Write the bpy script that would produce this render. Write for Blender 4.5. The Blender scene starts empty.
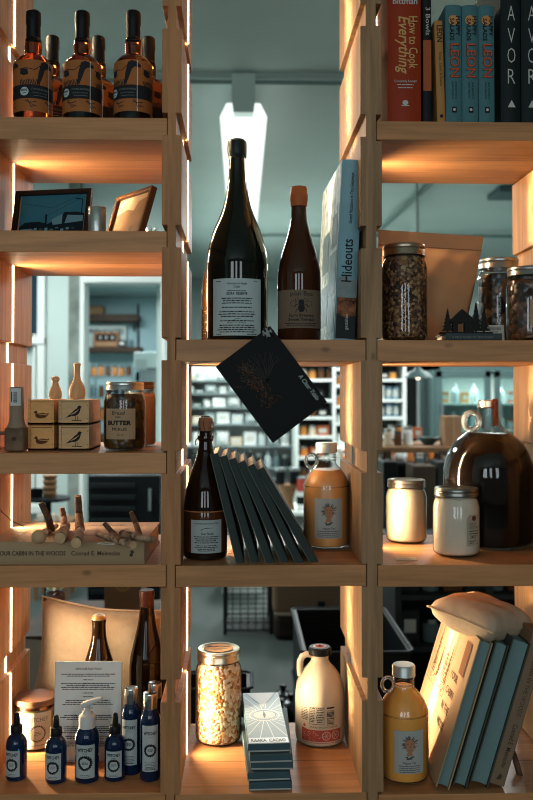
import bpy, bmesh, math, random
from mathutils import Vector, Matrix
random.seed(7)
PI = math.pi
SC = bpy.context.scene
COL = SC.collection

# ------------------------------------------------------------------ camera, world, exposure
F = 880.0                                   # focal length in pixels of an 800 pixel tall frame
YAW, PITCH = math.atan(25.5 / F), -math.atan(18.3 / F)
PY = 391 - 18.3                             # the optical axis lies above the middle of the frame (a rising front)
CAM = Vector((0, -1.75, 1.45))
cd = bpy.data.cameras.new('camera'); cam = bpy.data.objects.new('camera', cd); COL.objects.link(cam)
cam.location = CAM
cam.rotation_euler = (PI / 2 - PITCH, 0, -YAW)
cd.sensor_fit = 'VERTICAL'; cd.sensor_height = 36; cd.lens = 36 * F / 800
cd.clip_start = .05; cd.clip_end = 60
cd.dof.use_dof = True; cd.dof.focus_distance = 1.84; cd.dof.aperture_fstop = 3.9
cd.shift_y = -(400 - PY) / 800
SC.camera = cam
SC.view_settings.view_transform = 'Standard'; SC.view_settings.look = 'None'
SC.view_settings.gamma = 1; SC.view_settings.exposure = 0
SC.cycles.use_denoising = True; SC.cycles.filter_width = 1.05
SC.cycles.max_bounces = 10; SC.cycles.diffuse_bounces = 4; SC.cycles.glossy_bounces = 4
SC.cycles.transmission_bounces = 8; SC.cycles.transparent_max_bounces = 16
SC.cycles.sample_clamp_indirect = 4; SC.cycles.caustics_reflective = False; SC.cycles.caustics_refractive = False
wd = bpy.data.worlds.new('world'); SC.world = wd; wd.use_nodes = True
wd.node_tree.nodes['Background'].inputs[0].default_value = (.72, .70, .66, 1)
wd.node_tree.nodes['Background'].inputs[1].default_value = .105

def area(name, loc, rot, sx, sy, power, col, spread=180):
    l = bpy.data.lights.new(name, 'AREA'); l.shape = 'RECTANGLE'; l.size = sx; l.size_y = sy
    l.energy = power; l.color = col; l.spread = math.radians(spread)
    o = bpy.data.objects.new(name, l); COL.objects.link(o); o.location = loc; o.rotation_euler = rot
    return o
# daylight from the shop windows behind the camera
area('shop_window_light', (-1.5, -4.6, 1.95), (PI / 2, 0, 0), .9, 1.7, 27, (.84, .95, 1))
area('shop_window_light', (-.2, -4.6, 1.95), (PI / 2, 0, 0), .5, 1.7, 15, (.84, .95, 1))
area('shop_window_light', (1.2, -4.6, 1.95), (PI / 2, 0, 0), .7, 1.7, 19, (.84, .95, 1))
# unseen ceiling lights without fixtures, added to brighten the ceiling, walls and goods
for (x, y, p) in ((.4, 6.8, 130), (-1.7, 3.4, 90), (2.4, 3.0, 80), (2.2, 5.4, 90), (3.4, 8.0, 80)):
    area('unseen_ceiling_light', (x, y, 2.98), (0, 0, 0), .5, 1.6, p, (.95, 1, .98))
area('unseen_ceiling_light', (-1.4, 6.9, 2.46), (0, 0, 0), .5, .8, 40, (.8, .97, 1))  # unseen light added to brighten the small back room

# ------------------------------------------------------------------ pixels to places
cR = Matrix.Rotation(-YAW, 3, 'Z') @ Matrix.Rotation(PI / 2 - PITCH, 3, 'X')
def ray(px, py):
    return cR @ Vector(((px - 266.5) / F, (PY - py) / F, -1))
def W(px, py, Y):
    d = ray(px, py); t = (Y - CAM.y) / d.y; return CAM + d * t
def WZ(px, py, z):
    d = ray(px, py); t = (z - CAM.z) / d.z; return CAM + d * t
def sc(Y): return (Y + 1.75) / F

# ------------------------------------------------------------------ materials
def lin(c):
    if isinstance(c, str):
        c = [int(c[i:i + 2], 16) / 255 for i in (0, 2, 4)]
        return tuple(x / 12.92 if x <= .04045 else ((x + .055) / 1.055) ** 2.4 for x in c)
    return c
_m = {}
def mat(name, col, rough=.5, metal=0, bump=0, bscale=60, var=0, vscale=20, trans=0, ior=1.45, sss=0, emit=0, spec=None, coat=0, stretch=None):
    if name in _m: return _m[name]
    m = bpy.data.materials.new(name); m.use_nodes = True; nt = m.node_tree; b = nt.nodes['Principled BSDF']
    c = lin(col)
    b.inputs['Base Color'].default_value = (*c, 1); b.inputs['Roughness'].default_value = rough
    b.inputs['Metallic'].default_value = metal; b.inputs['IOR'].default_value = ior
    b.inputs['Specular IOR Level'].default_value = spec if spec is not None else (.15 if rough > .3 and not metal else .5)
    b.inputs['Transmission Weight'].default_value = trans
    b.inputs['Coat Weight'].default_value = coat; b.inputs['Coat Roughness'].default_value = .06
    if sss: b.inputs['Subsurface Weight'].default_value = sss; b.inputs['Subsurface Scale'].default_value = .02
    if emit: b.inputs['Emission Color'].default_value = (*c, 1); b.inputs['Emission Strength'].default_value = emit
    tc = nt.nodes.new('ShaderNodeTexCoord'); src = tc.outputs['Object']
    if stretch:
        mp = nt.nodes.new('ShaderNodeMapping'); mp.inputs['Scale'].default_value = stretch
        nt.links.new(src, mp.inputs[0]); src = mp.outputs[0]
    n = nt.nodes.new('ShaderNodeTexNoise'); n.inputs['Scale'].default_value = vscale; n.inputs['Detail'].default_value = 4
    nt.links.new(src, n.inputs['Vector'])
    if var:
        r = nt.nodes.new('ShaderNodeValToRGB')
        r.color_ramp.elements[0].position = .3; r.color_ramp.elements[1].position = .7
        r.color_ramp.elements[0].color = (*[x * (1 - var) for x in c], 1)
        r.color_ramp.elements[1].color = (*[min(1, x * (1 + var)) for x in c], 1)
        nt.links.new(n.outputs['Fac'], r.inputs[0]); nt.links.new(r.outputs[0], b.inputs['Base Color'])
    if bump:
        n2 = nt.nodes.new('ShaderNodeTexNoise'); n2.inputs['Scale'].default_value = bscale; n2.inputs['Detail'].default_value = 3
        nt.links.new(src, n2.inputs['Vector'])
        bp = nt.nodes.new('ShaderNodeBump'); bp.inputs['Strength'].default_value = bump; bp.inputs['Distance'].default_value = .002
        nt.links.new(n2.outputs['Fac'], bp.inputs['Height']); nt.links.new(bp.outputs[0], b.inputs['Normal'])
    _m[name] = m
    return m

def wood(name, col, axis='Z', seams=None, rough=.55, contrast=.3, offset=0, scale=1):
    """planed timber: long grain along one axis, faint rings, a few knots, optional joints between planks"""
    if name in _m: return _m[name]
    m = bpy.data.materials.new(name); m.use_nodes = True; nt = m.node_tree; b = nt.nodes['Principled BSDF']
    N = nt.nodes.new; L = nt.links.new; c = lin(col)
    tc = N('ShaderNodeTexCoord'); mp = N('ShaderNodeMapping'); L(tc.outputs['Object'], mp.inputs[0])
    s = [26 * scale] * 3; s['XYZ'.index(axis)] = 1.6 * scale
    mp.inputs['Scale'].default_value = s; mp.inputs['Location'].default_value = (offset, offset * .7, offset * .3)
    n1 = N('ShaderNodeTexNoise'); n1.inputs['Scale'].default_value = 1.3; n1.inputs['Detail'].default_value = 5; n1.inputs['Distortion'].default_value = .9
    L(mp.outputs[0], n1.inputs['Vector'])
    n2 = N('ShaderNodeTexNoise'); n2.inputs['Scale'].default_value = 7; n2.inputs['Detail'].default_value = 3
    L(mp.outputs[0], n2.inputs['Vector'])
    mx = N('ShaderNodeMath'); mx.operation = 'MULTIPLY_ADD'; mx.inputs[1].default_value = .5; L(n2.outputs['Fac'], mx.inputs[0]); L(n1.outputs['Fac'], mx.inputs[2])
    r = N('ShaderNodeValToRGB'); e = r.color_ramp.elements
    e[0].position = .52; e[0].color = (c[0] * (1 - contrast), c[1] * (1 - contrast * 1.04), c[2] * (1 - contrast * 1.08), 1)
    e[1].position = .92; e[1].color = (min(1, c[0] * (1 + contrast * .45)), min(1, c[1] * (1 + contrast * .45)), min(1, c[2] * (1 + contrast * .4)), 1)
    L(mx.outputs[0], r.inputs[0])
    # knots and pin marks
    mp2 = N('ShaderNodeMapping'); s2 = [9.0] * 3; s2['XYZ'.index(axis)] = 5.0; mp2.inputs['Scale'].default_value = s2; mp2.inputs['Location'].default_value = (offset * 3, 1, offset)
    L(tc.outputs['Object'], mp2.inputs[0])
    v = N('ShaderNodeTexVoronoi'); v.inputs['Scale'].default_value = 1.0; L(mp2.outputs[0], v.inputs['Vector'])
    kr = N('ShaderNodeValToRGB'); kr.color_ramp.elements[0].position = .03; kr.color_ramp.elements[0].color = (.25, .25, .25, 1); kr.color_ramp.elements[1].position = .07; kr.color_ramp.elements[1].color = (1, 1, 1, 1)
    L(v.outputs['Distance'], kr.inputs[0])
    ml = N('ShaderNodeMixRGB'); ml.blend_type = 'MULTIPLY'; ml.inputs[0].default_value = .7; L(r.outputs[0], ml.inputs[1]); L(kr.outputs[0], ml.inputs[2])
    out = ml.outputs[0]
    if seams:
        sx = N('ShaderNodeSeparateXYZ'); L(tc.outputs['Object'], sx.inputs[0])
        for y0 in seams:
            a = N('ShaderNodeMath'); a.operation = 'SUBTRACT'; a.inputs[1].default_value = y0; L(sx.outputs['Y'], a.inputs[0])
            ab = N('ShaderNodeMath'); ab.operation = 'ABSOLUTE'; L(a.outputs[0], ab.inputs[0])
            g = N('ShaderNodeMath'); g.operation = 'GREATER_THAN'; g.inputs[1].default_value = .0011; L(ab.outputs[0], g.inputs[0])
            q = N('ShaderNodeMixRGB'); q.blend_type = 'MULTIPLY'; q.inputs[0].default_value = .75; L(out, q.inputs[1]); L(g.outputs[0], q.inputs[2]); out = q.outputs[0]
    L(out, b.inputs['Base Color']); b.inputs['Roughness'].default_value = rough; b.inputs['Specular IOR Level'].default_value = .22
    bp = N('ShaderNodeBump'); bp.inputs['Strength'].default_value = .15; bp.inputs['Distance'].default_value = .001
    L(mx.outputs[0], bp.inputs['Height']); L(bp.outputs[0], b.inputs['Normal'])
    _m[name] = m
    return m

def emis(name, col, s):
    if name in _m: return _m[name]
    m = bpy.data.materials.new(name); m.use_nodes = True; nt = m.node_tree
    nt.nodes.remove(nt.nodes['Principled BSDF']); e = nt.nodes.new('ShaderNodeEmission')
    e.inputs[0].default_value = (*lin(col), 1); e.inputs[1].default_value = s
    nt.links.new(e.outputs[0], nt.nodes['Material Output'].inputs[0]); _m[name] = m
    return m

def thin_glass(name, tint=(1, 1, 1), refl=1.0, rough=.02):
    """jar glass: clear wall that reflects more at a grazing view"""
    if name in _m: return _m[name]
    m = bpy.data.materials.new(name); m.use_nodes = True; nt = m.node_tree; N = nt.nodes.new; L = nt.links.new
    nt.nodes.remove(nt.nodes['Principled BSDF'])
    t = N('ShaderNodeBsdfTransparent'); t.inputs[0].default_value = (*lin(tint), 1)
    g = N('ShaderNodeBsdfGlossy'); g.inputs['Roughness'].default_value = rough; g.inputs['Color'].default_value = (refl, refl, refl, 1)
    lw = N('ShaderNodeLayerWeight'); lw.inputs['Blend'].default_value = .5
    pw = N('ShaderNodeMath'); pw.operation = 'POWER'; pw.inputs[1].default_value = 4.5; L(lw.outputs['Facing'], pw.inputs[0])
    f = N('ShaderNodeMath'); f.operation = 'MULTIPLY_ADD'; f.inputs[1].default_value = .75; f.inputs[2].default_value = .035; L(pw.outputs[0], f.inputs[0])
    p2 = N('ShaderNodeMath'); p2.operation = 'POWER'; p2.inputs[1].default_value = 1.7; L(lw.outputs['Facing'], p2.inputs[0])
    mc = N('ShaderNodeMixRGB'); mc.inputs[1].default_value = (*lin(tint), 1); mc.inputs[2].default_value = (.16, .18, .17, 1); L(p2.outputs[0], mc.inputs[0]); L(mc.outputs[0], t.inputs[0])
    n = N('ShaderNodeTexNoise'); n.inputs['Scale'].default_value = 18; tc = N('ShaderNodeTexCoord'); L(tc.outputs['Object'], n.inputs['Vector'])
    bp = N('ShaderNodeBump'); bp.inputs['Strength'].default_value = .12; bp.inputs['Distance'].default_value = .004
    L(n.outputs['Fac'], bp.inputs['Height']); L(bp.outputs[0], g.inputs['Normal']); L(bp.outputs[0], lw.inputs['Normal'])
    mx = N('ShaderNodeMixShader'); L(f.outputs[0], mx.inputs[0]); L(t.outputs[0], mx.inputs[1]); L(g.outputs[0], mx.inputs[2])
    L(mx.outputs[0], nt.nodes['Material Output'].inputs[0]); _m[name] = m
    return m

def speckle(name, cols, scale, rough=.7, emit=0):
    """chopped dry contents: cells of several colours"""
    if name in _m: return _m[name]
    m = bpy.data.materials.new(name); m.use_nodes = True; nt = m.node_tree; b = nt.nodes['Principled BSDF']; N = nt.nodes.new; L = nt.links.new
    tc = N('ShaderNodeTexCoord'); v = N('ShaderNodeTexVoronoi'); v.inputs['Scale'].default_value = scale; L(tc.outputs['Object'], v.inputs['Vector'])
    sx = N('ShaderNodeSeparateColor'); L(v.outputs['Color'], sx.inputs[0])
    r = N('ShaderNodeValToRGB'); r.color_ramp.interpolation = 'CONSTANT'; e = r.color_ramp.elements
    while len(e) < len(cols): e.new(.5)
    for i, c in enumerate(cols): e[i].position = i / len(cols); e[i].color = (*lin(c), 1)
    L(sx.outputs[0], r.inputs[0]); L(r.outputs[0], b.inputs['Base Color']); b.inputs['Roughness'].default_value = rough
    bp = N('ShaderNodeBump'); bp.inputs['Strength'].default_value = .9; bp.inputs['Distance'].default_value = .004; bp.invert = True
    L(v.outputs['Distance'], bp.inputs['Height']); L(bp.outputs[0], b.inputs['Normal']); _m[name] = m
    return m

# ------------------------------------------------------------------ mesh building
_txt = {}
def text_mesh(s, bold=0):
    k = (s, bold)
    if k not in _txt:
        cu = bpy.data.curves.new('t', 'FONT'); cu.body = s; cu.size = 1; cu.fill_mode = 'FRONT'; cu.resolution_u = 2; cu.offset = bold
        o = bpy.data.objects.new('t', cu); me = bpy.data.meshes.new_from_object(o)
        vs = [v.co.copy() for v in me.vertices]; fs = [tuple(p.vertices) for p in me.polygons]
        bpy.data.objects.remove(o); bpy.data.curves.remove(cu); bpy.data.meshes.remove(me)
        if not vs: vs = [Vector((0, 0, 0))]
        _txt[k] = (vs, fs, min(v.x for v in vs), max(v.x for v in vs))
    return _txt[k]

def link(name, me, m=None, parent=None, loc=None, rot=None, smooth=False):
    o = bpy.data.objects.new(name, me); COL.objects.link(o)
    if m and not me.materials: me.materials.append(m)
    if parent: o.parent = parent
    if loc is not None: o.location = loc
    if rot is not None: o.rotation_euler = rot
    return o

class MB:
    def __init__(s): s.bm = bmesh.new()
    def box(s, c, size, rot=None):
        M = Matrix.Translation(c)
        if rot is not None: M = M @ (rot.to_4x4() if isinstance(rot, Matrix) else Matrix.LocRotScale(None, __import__('mathutils').Euler(rot), None))
        bmesh.ops.create_cube(s.bm, size=1, matrix=M @ Matrix.Diagonal((*size, 1))); return s
    def lathe(s, prof, seg=40, c=(0, 0, 0), M=None, sx=1, sy=1, a0=0, a1=2 * PI):
        M = M or Matrix.Identity(4); c = Vector(c); rings = []
        full = abs(a1 - a0 - 2 * PI) < 1e-6; n = seg if full else seg + 1
        for r, z in prof:
            if r <= 1e-6: rings.append([s.bm.verts.new(M @ (c + Vector((0, 0, z))))])
            else: rings.append([s.bm.verts.new(M @ (c + Vector((r * sx * math.sin(a0 + (a1 - a0) * i / seg), -r * sy * math.cos(a0 + (a1 - a0) * i / seg), z)))) for i in range(n)])
        for A, B in zip(rings, rings[1:]):
            for i in range(seg):
                j = (i + 1) % n
                try:
                    if len(A) == 1 and len(B) > 1: s.bm.faces.new((A[0], B[j], B[i]))
                    elif len(B) == 1 and len(A) > 1: s.bm.faces.new((A[i], A[j], B[0]))
                    elif len(A) > 1: s.bm.faces.new((A[i], A[j], B[j], B[i]))
                except ValueError: pass
        return s
    def cyl(s, p0, p1, r0, r1=None, seg=16):
        p0, p1 = Vector(p0), Vector(p1); r1 = r0 if r1 is None else r1; d = p1 - p0
        M = Matrix.Translation(p0) @ d.to_track_quat('Z', 'Y').to_matrix().to_4x4()
        return s.lathe([(0, 0), (r0, 0), (r1, d.length), (0, d.length)], seg, M=M)
    def tube(s, pts, r, seg=8, closed=False):
        pts = [Vector(p) for p in pts]; n = len(pts); rs = r if isinstance(r, (list, tuple)) else [r] * n; rings = []
        up = Vector((0, 0, 1))
        for i, p in enumerate(pts):
            a = pts[(i - 1) % n] if closed or i > 0 else p; b = pts[(i + 1) % n] if closed or i < n - 1 else p
            t = (b - a).normalized(); x = t.cross(up)
            if x.length < .05: x = t.cross(Vector((1, 0, 0)))
            x.normalize(); y = x.cross(t).normalized()
            if rings and x.dot(px_) < 0: x, y = -x, -y
            px_ = x
            rings.append([s.bm.verts.new(p + (x * math.cos(2 * PI * k / seg) + y * math.sin(2 * PI * k / seg)) * rs[i]) for k in range(seg)])
        m = n if closed else n - 1
        for i in range(m):
            A, B = rings[i], rings[(i + 1) % n]
            for k in range(seg): s.bm.faces.new((A[k], A[(k + 1) % seg], B[(k + 1) % seg], B[k]))
        if not closed:
            s.bm.faces.new(rings[0][::-1]); s.bm.faces.new(rings[-1])
        return s
    def prism(s, poly, y0, y1):
        """an outline in X and Z given depth along Y"""
        A = [s.bm.verts.new((x, y0, z)) for x, z in poly]; B = [s.bm.verts.new((x, y1, z)) for x, z in poly]; n = len(poly)
        s.bm.faces.new(A); s.bm.faces.new(B[::-1])
        for i in range(n): s.bm.faces.new((A[i], B[i], B[(i + 1) % n], A[(i + 1) % n]))
        return s
    def grid(s, fn, nu, nv, close=False):
        V = [[s.bm.verts.new(fn(i / nu, j / nv)) for j in range(nv + 1)] for i in range(nu + 1)]
        for i in range(nu):
            for j in range(nv): s.bm.faces.new((V[i][j], V[i + 1][j], V[i + 1][j + 1], V[i][j + 1]))
        return s
    def build(s, name, m, parent=None, smooth=True, bevel=0, loc=None, rot=None, angle=40, recalc=True, segs=2, M=None):
        if M is not None: bmesh.ops.transform(s.bm, matrix=M, verts=s.bm.verts)
        if recalc: bmesh.ops.recalc_face_normals(s.bm, faces=s.bm.faces)
        me = bpy.data.meshes.new(name); s.bm.to_mesh(me); s.bm.free(); me.materials.append(m)
        if smooth:
            me.polygons.foreach_set('use_smooth', [True] * len(me.polygons)); me.set_sharp_from_angle(angle=math.radians(angle))
        o = link(name, me, None, parent, loc, rot)
        if bevel:
            b = o.modifiers.new('bevel', 'BEVEL'); b.width = bevel; b.segments = segs; b.limit_method = 'ANGLE'; b.angle_limit = math.radians(35)
        return o

class Art:
    """flat print: shapes in x (right) and y (up) of a surface, later laid on a plane or wrapped round a cylinder"""
    def __init__(s): s.bm = bmesh.new()
    def poly(s, pts):
        vs = [s.bm.verts.new((x, y, 0)) for x, y in pts]
        try: s.bm.faces.new(vs)
        except ValueError: pass
        return s
    def rect(s, x0, y0, x1, y1): return s.poly([(x0, y0), (x1, y0), (x1, y1), (x0, y1)])
    def disc(s, cx, cy, r, n=20, ry=None):
        ry = ry or r; return s.poly([(cx + r * math.cos(2 * PI * i / n), cy + ry * math.sin(2 * PI * i / n)) for i in range(n)])
    def ring(s, cx, cy, r, w, n=24, jag=0):
        P = [(r + (random.uniform(-jag, jag) if jag else 0)) for i in range(n)]
        for i in range(n):
            a, b = 2 * PI * i / n, 2 * PI * (i + 1) / n; q0, q1 = P[i], P[(i + 1) % n]
            s.poly([(cx + (q0 - w) * math.cos(a), cy + (q0 - w) * math.sin(a)), (cx + q0 * math.cos(a), cy + q0 * math.sin(a)), (cx + q1 * math.cos(b), cy + q1 * math.sin(b)), (cx + (q1 - w) * math.cos(b), cy + (q1 - w) * math.sin(b))])
        return s
    def line(s, pts, w):
        for (x0, y0), (x1, y1) in zip(pts, pts[1:]):
            l = math.hypot(x1 - x0, y1 - y0) or 1; nx, ny = -(y1 - y0) / l * w / 2, (x1 - x0) / l * w / 2
            s.poly([(x0 + nx, y0 + ny), (x0 - nx, y0 - ny), (x1 - nx, y1 - ny), (x1 + nx, y1 + ny)])
        return s
    def text(s, t, x, y, h, align='c', w=None, bold=0, rot=0, shear=0):
        vs, fs, a, b = text_mesh(t, bold); k = h / .7; kx = k
        if w: kx = w / max(b - a, 1e-4)
        ox = {'c': -(a + b) / 2, 'l': -a, 'r': -b}[align]; c, sn = math.cos(rot), math.sin(rot); V = []
        for v in vs:
            X, Y = (v.x + ox) * kx + v.y * k * shear, v.y * k
            V.append(s.bm.verts.new((x + X * c - Y * sn, y + X * sn + Y * c, 0)))
        for f in fs:
            try: s.bm.faces.new([V[i] for i in f])
            except ValueError: pass
        return s
    def small(s, x0, x1, y, h, gap=.45, centre=True):
        """a line of print too fine to read"""
        L = x1 - x0; used = L * random.uniform(.72, 1) if centre else L; x = x0 + (L - used) / 2 if centre else x0; end = x + used
        while x < end:
            w = h * random.uniform(1.2, 3.6); s.rect(x, y, min(x + w, end), y + h * random.uniform(.6, .8)); x += w + h * gap
        return s
    def build(s, name, m, parent, R=None, at=(0, 0, 0), eps=.0005, a=0, M=None, cone=0, loc=None):
        """R: wrap round a vertical cylinder of that radius, a: turn about it; else lie on the plane y=at.y facing -Y"""
        if R:
            xs = [v.co.x for v in s.bm.verts]
            if xs:
                x0, x1 = min(xs), max(xs); st = R * .16; k = math.ceil((x1 - x0) / st)
                for i in range(1, k):
                    bmesh.ops.bisect_plane(s.bm, geom=s.bm.verts[:] + s.bm.edges[:] + s.bm.faces[:], plane_co=(x0 + (x1 - x0) * i / k, 0, 0), plane_no=(1, 0, 0))
            for v in s.bm.verts:
                x, y, z = v.co; r = R + eps; t = x / R + a
                v.co = (at[0] + r * math.sin(t), at[1] - r * math.cos(t), at[2] + y)
        else:
            for v in s.bm.verts: v.co = (at[0] + v.co.x, at[1] - eps, at[2] + v.co.y)
        if M is not None: bmesh.ops.transform(s.bm, matrix=M, verts=s.bm.verts)
        me = bpy.data.meshes.new(name); s.bm.to_mesh(me); s.bm.free(); me.materials.append(m)
        return link(name, me, None, parent, loc)

def tag(o, label=None, cat=None, group=None, kind=None):
    if label: o['label'] = label
    if cat: o['category'] = cat
    if group: o['group'] = group
    if kind: o['kind'] = kind
    return o
def thing(name, label, cat, loc, rz=0, group=None, rot=None):
    o = bpy.data.objects.new(name, None); COL.objects.link(o); o.empty_display_size = .02
    if loc is not None: o.location = loc
    o.rotation_euler = rot if rot is not None else (0, 0, rz)
    return tag(o, label, cat, group)
def dup(root, loc, rz=None, label=None, scale=None):
    def cp(o, par):
        c = o.copy(); COL.objects.link(c)
        if par: c.parent = par
        for k in [x for x in o.children]: cp(k, c)
        return c
    r = cp(root, None); r.location = loc
    if rz is not None: r.rotation_euler = (0, 0, rz)
    if label: r['label'] = label
    if scale: r.scale = scale
    return r
def struct(o): o['kind'] = 'structure'; return o

# ================================================================== the room
M_wall = mat('wall paint', (.56, .68, .66), .7, bump=.1, bscale=40, var=.03, vscale=3)
M_ceil = mat('ceiling paint', (.56, .67, .63), .8, bump=.1, bscale=30, var=.06, vscale=1.2)
M_white = mat('white paint', (.72, .78, .75), .5)
M_floor = mat('polished concrete floor', (.052, .067, .062), .6, bump=.2, bscale=12, var=.22, vscale=1.6)
M_concrete = mat('raw concrete pillar', (.20, .24, .22), .9, bump=.6, bscale=30, var=.5, vscale=4)
M_black = mat('black plastic', (.008, .010, .011), .4, spec=.12)
M_blacksteel = mat('black steel', (.014, .02, .022), .45, metal=.6)
M_steel = mat('wire steel', (.35, .42, .42), .35, metal=.9)
M_teal = mat('grey green painted steel', (.07, .12, .12), .45)
M_dwood = mat('dark stained wood', (.05, .028, .018), .5, bump=.2, bscale=30, var=.3, vscale=12)
M_mwood = mat('mid brown wood', (.22, .12, .06), .55, bump=.2, bscale=30, var=.25, vscale=10, stretch=(1, 8, 8))
M_card = mat('brown cardboard', (.34, .20, .11), .8, var=.1, vscale=15)
M_pane = mat('dark window glass', (.012, .04, .065), .08, spec=.8)

def BB(x0, x1, y0, y1, Y, D):
    """a box whose front face, at distance Y, covers that part of the view"""
    a, b = W(x0, y1, Y), W(x1, y0, Y)
    return ((a.x + b.x) / 2, Y + D / 2, (a.z + b.z) / 2), (abs(b.x - a.x), D, abs(b.z - a.z))
def sbox(name, c, s, m, bevel=0): return struct(MB().box(c, s).build(name, m, bevel=bevel, smooth=False))

YB = 11.25; YP = 5.25
sbox('floor', (1.4, 3.1, -.05), (9.6, 16.6, .1), M_floor)
sbox('ceiling', (1.4, 3.1, 3.15), (9.6, 16.6, .1), M_ceil)
sbox('wall_back', (1.4, YB + .1, 1.55), (9.6, .2, 3.1), M_wall)
sbox('wall_left', (-3.3, 3.1, 1.55), (.2, 16.6, 3.1), M_wall)
sbox('wall_right', (6.1, 3.1, 1.55), (.2, 16.6, 3.1), M_wall)
# the partition with a window, a concrete pillar and an open doorway
def part_wall():
    b = MB(); zt = 3.1; X = lambda p: W(p, 391, YP).x
    zh = W(100, 284, YP).z; wz0 = .5; xr = -.585
    def pc(x0, x1, z0, z1): b.box(((x0 + x1) / 2, YP + .08, (z0 + z1) / 2), (x1 - x0, .16, z1 - z0))
    pc(-3.2, X(14), 0, zt); pc(X(14), X(46), 2.75, zt); pc(X(14), X(46), 0, wz0); pc(X(46), X(84), 0, zt); pc(X(84), X(163), zh, zt); pc(X(163), xr, 0, zt)
    return b.build('wall_partition', M_wall, smooth=False)
struct(part_wall())
X5 = lambda p: W(p, 391, YP).x
sbox('trim_pillar', ((X5(71) + X5(82.5)) / 2, YP - .06, 1.55), (X5(82.5) - X5(71), .12, 3.09), M_concrete)
zh = W(100, 284, YP).z
b = MB()
b.box(((X5(82.5) + X5(87)) / 2, YP - .03, zh / 2), (X5(87) - X5(82.5), .22, zh))
b.box(((X5(82.5) + X5(165)) / 2, YP - .03, zh + .025), (X5(165) - X5(82.5), .22, .06))
b.box(((X5(162) + X5(165)) / 2, YP - .03, zh / 2), (X5(165) - X5(162), .22, zh))
struct(b.build('trim_doorway', M_white, smooth=False, bevel=.004))
win = thing('window_1', None, None, (X5(30), YP, 0)); struct(win)
def wloc(o): o.location = (0, 0, 0); return o
b = MB(); x0, x1 = X5(14) - X5(30), X5(46) - X5(30)
zr = W(36, 341, YP).z
b.box((x1 - .03, .0, 1.62), (.06, .12, 2.26)); b.box((x0 + .03, 0, 1.62), (.06, .12, 2.26)); b.box(((x0 + x1) / 2, 0, zr), (x1 - x0, .14, .06))
b.box(((x0 + x1) / 2, 0, 2.72), (x1 - x0, .12, .06)); b.box(((x0 + x1) / 2, -.02, .53), (x1 - x0, .18, .06)); b.box((x1 - .085, -.0, 1.2), (.02, .08, 1.4))
b.build('window_frame', M_white, win, bevel=.004, smooth=False)
MB().box(((x0 + x1) / 2, .03, (zr + 2.72) / 2), (x1 - x0, .01, 2.72 - zr)).build('upper_pane', M_pane, win, smooth=False)
MB().box(((x0 + x1) / 2, .03, (zr + .53) / 2), (x1 - x0, .01, zr - .53)).build('lower_pane', mat('frosted pane', (.5, .6, .6), .4), win, smooth=False)
# the small room seen through the doorway
YI = 8.25
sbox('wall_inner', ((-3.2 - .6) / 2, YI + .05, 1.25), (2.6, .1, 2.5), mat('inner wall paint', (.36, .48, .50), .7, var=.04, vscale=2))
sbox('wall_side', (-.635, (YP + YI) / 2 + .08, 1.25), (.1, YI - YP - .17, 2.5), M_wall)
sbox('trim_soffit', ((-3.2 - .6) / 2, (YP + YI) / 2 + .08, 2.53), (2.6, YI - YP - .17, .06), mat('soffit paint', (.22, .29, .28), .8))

# conduits under the ceiling
def conduit(p0, p1, r, label):
    o = MB().cyl(p0, p1, r, seg=12).build('ceiling_conduit', mat('conduit', (.17, .25, .23), .5)); return tag(o, label, 'pipe')
yc = WZ(270, 82.5, 3.05).y; yf = WZ(270, 235, 3.05).y
conduit((-3.2, yc, 3.05), (6, yc, 3.05), .011, 'straight dark conduit crossing the ceiling nearest the shelf, above the long lamp')
o = MB().box((1.4, WZ(270, 78, 3.08).y, 3.085), (9.2, .05, .03)).build('ceiling_rail', mat('rail', (.36, .45, .42), .5)); tag(o, 'flat pale rail on the ceiling just behind the near dark conduit', 'rail')
conduit((-.3, yf, 3.05), (6, yf, 3.05), .016, 'grey pipe crossing the ceiling far back, behind the kraft pouch')
a = WZ(378, 232, 3.04); c = WZ(440, 174, 3.04)
conduit(a, c, .022, 'slanting grey pipe on the ceiling above the kraft pouch')
a = WZ(416.5, 176, 3.02); c = WZ(418, 232, 3.02)
conduit(a, c, .010, 'thin straight pipe on the ceiling above the kraft pouch, reaching the far pipe')
p = WZ(511, 192, 3.08); o = MB().box((p.x, p.y, 3.07), (.30, .35, .05)).build('ceiling_vent', M_teal, bevel=.01); tag(o, 'dark square ceiling vent at the far right behind the shelf column', 'vent')

# the long ceiling lamp
lamp = thing('ceiling_lamp', 'long white fluorescent ceiling lamp glowing behind the tall dark bottle', 'ceiling lamp', ((W(243.5, 112, 2.75).x), 2.75, 2.86))
L_ = 3.4
b = MB(); b.prism([(-.122, 0), (-.088, .070), (-.058, .072), (-.048, 0), (.048, 0), (.058, .072), (.088, .070), (.122, 0), (.10, -.02), (-.10, -.02)], 0, L_)
b.build('housing', emis('lamp housing glowing', 'f4fbf7', 1.25), lamp, smooth=False)
MB().box((0, L_ / 2, .125), (.12, L_, .20)).build('mount', mat('lamp mount', (.50, .62, .58), .6), lamp, smooth=False)
for s in (-1, 1): MB().cyl((s * .06, .03, -.03), (s * .06, L_ - .03, -.03), .014, seg=12).build('tube', emis('fluorescent tube', 'f4fffb', 2.0), lamp)
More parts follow.
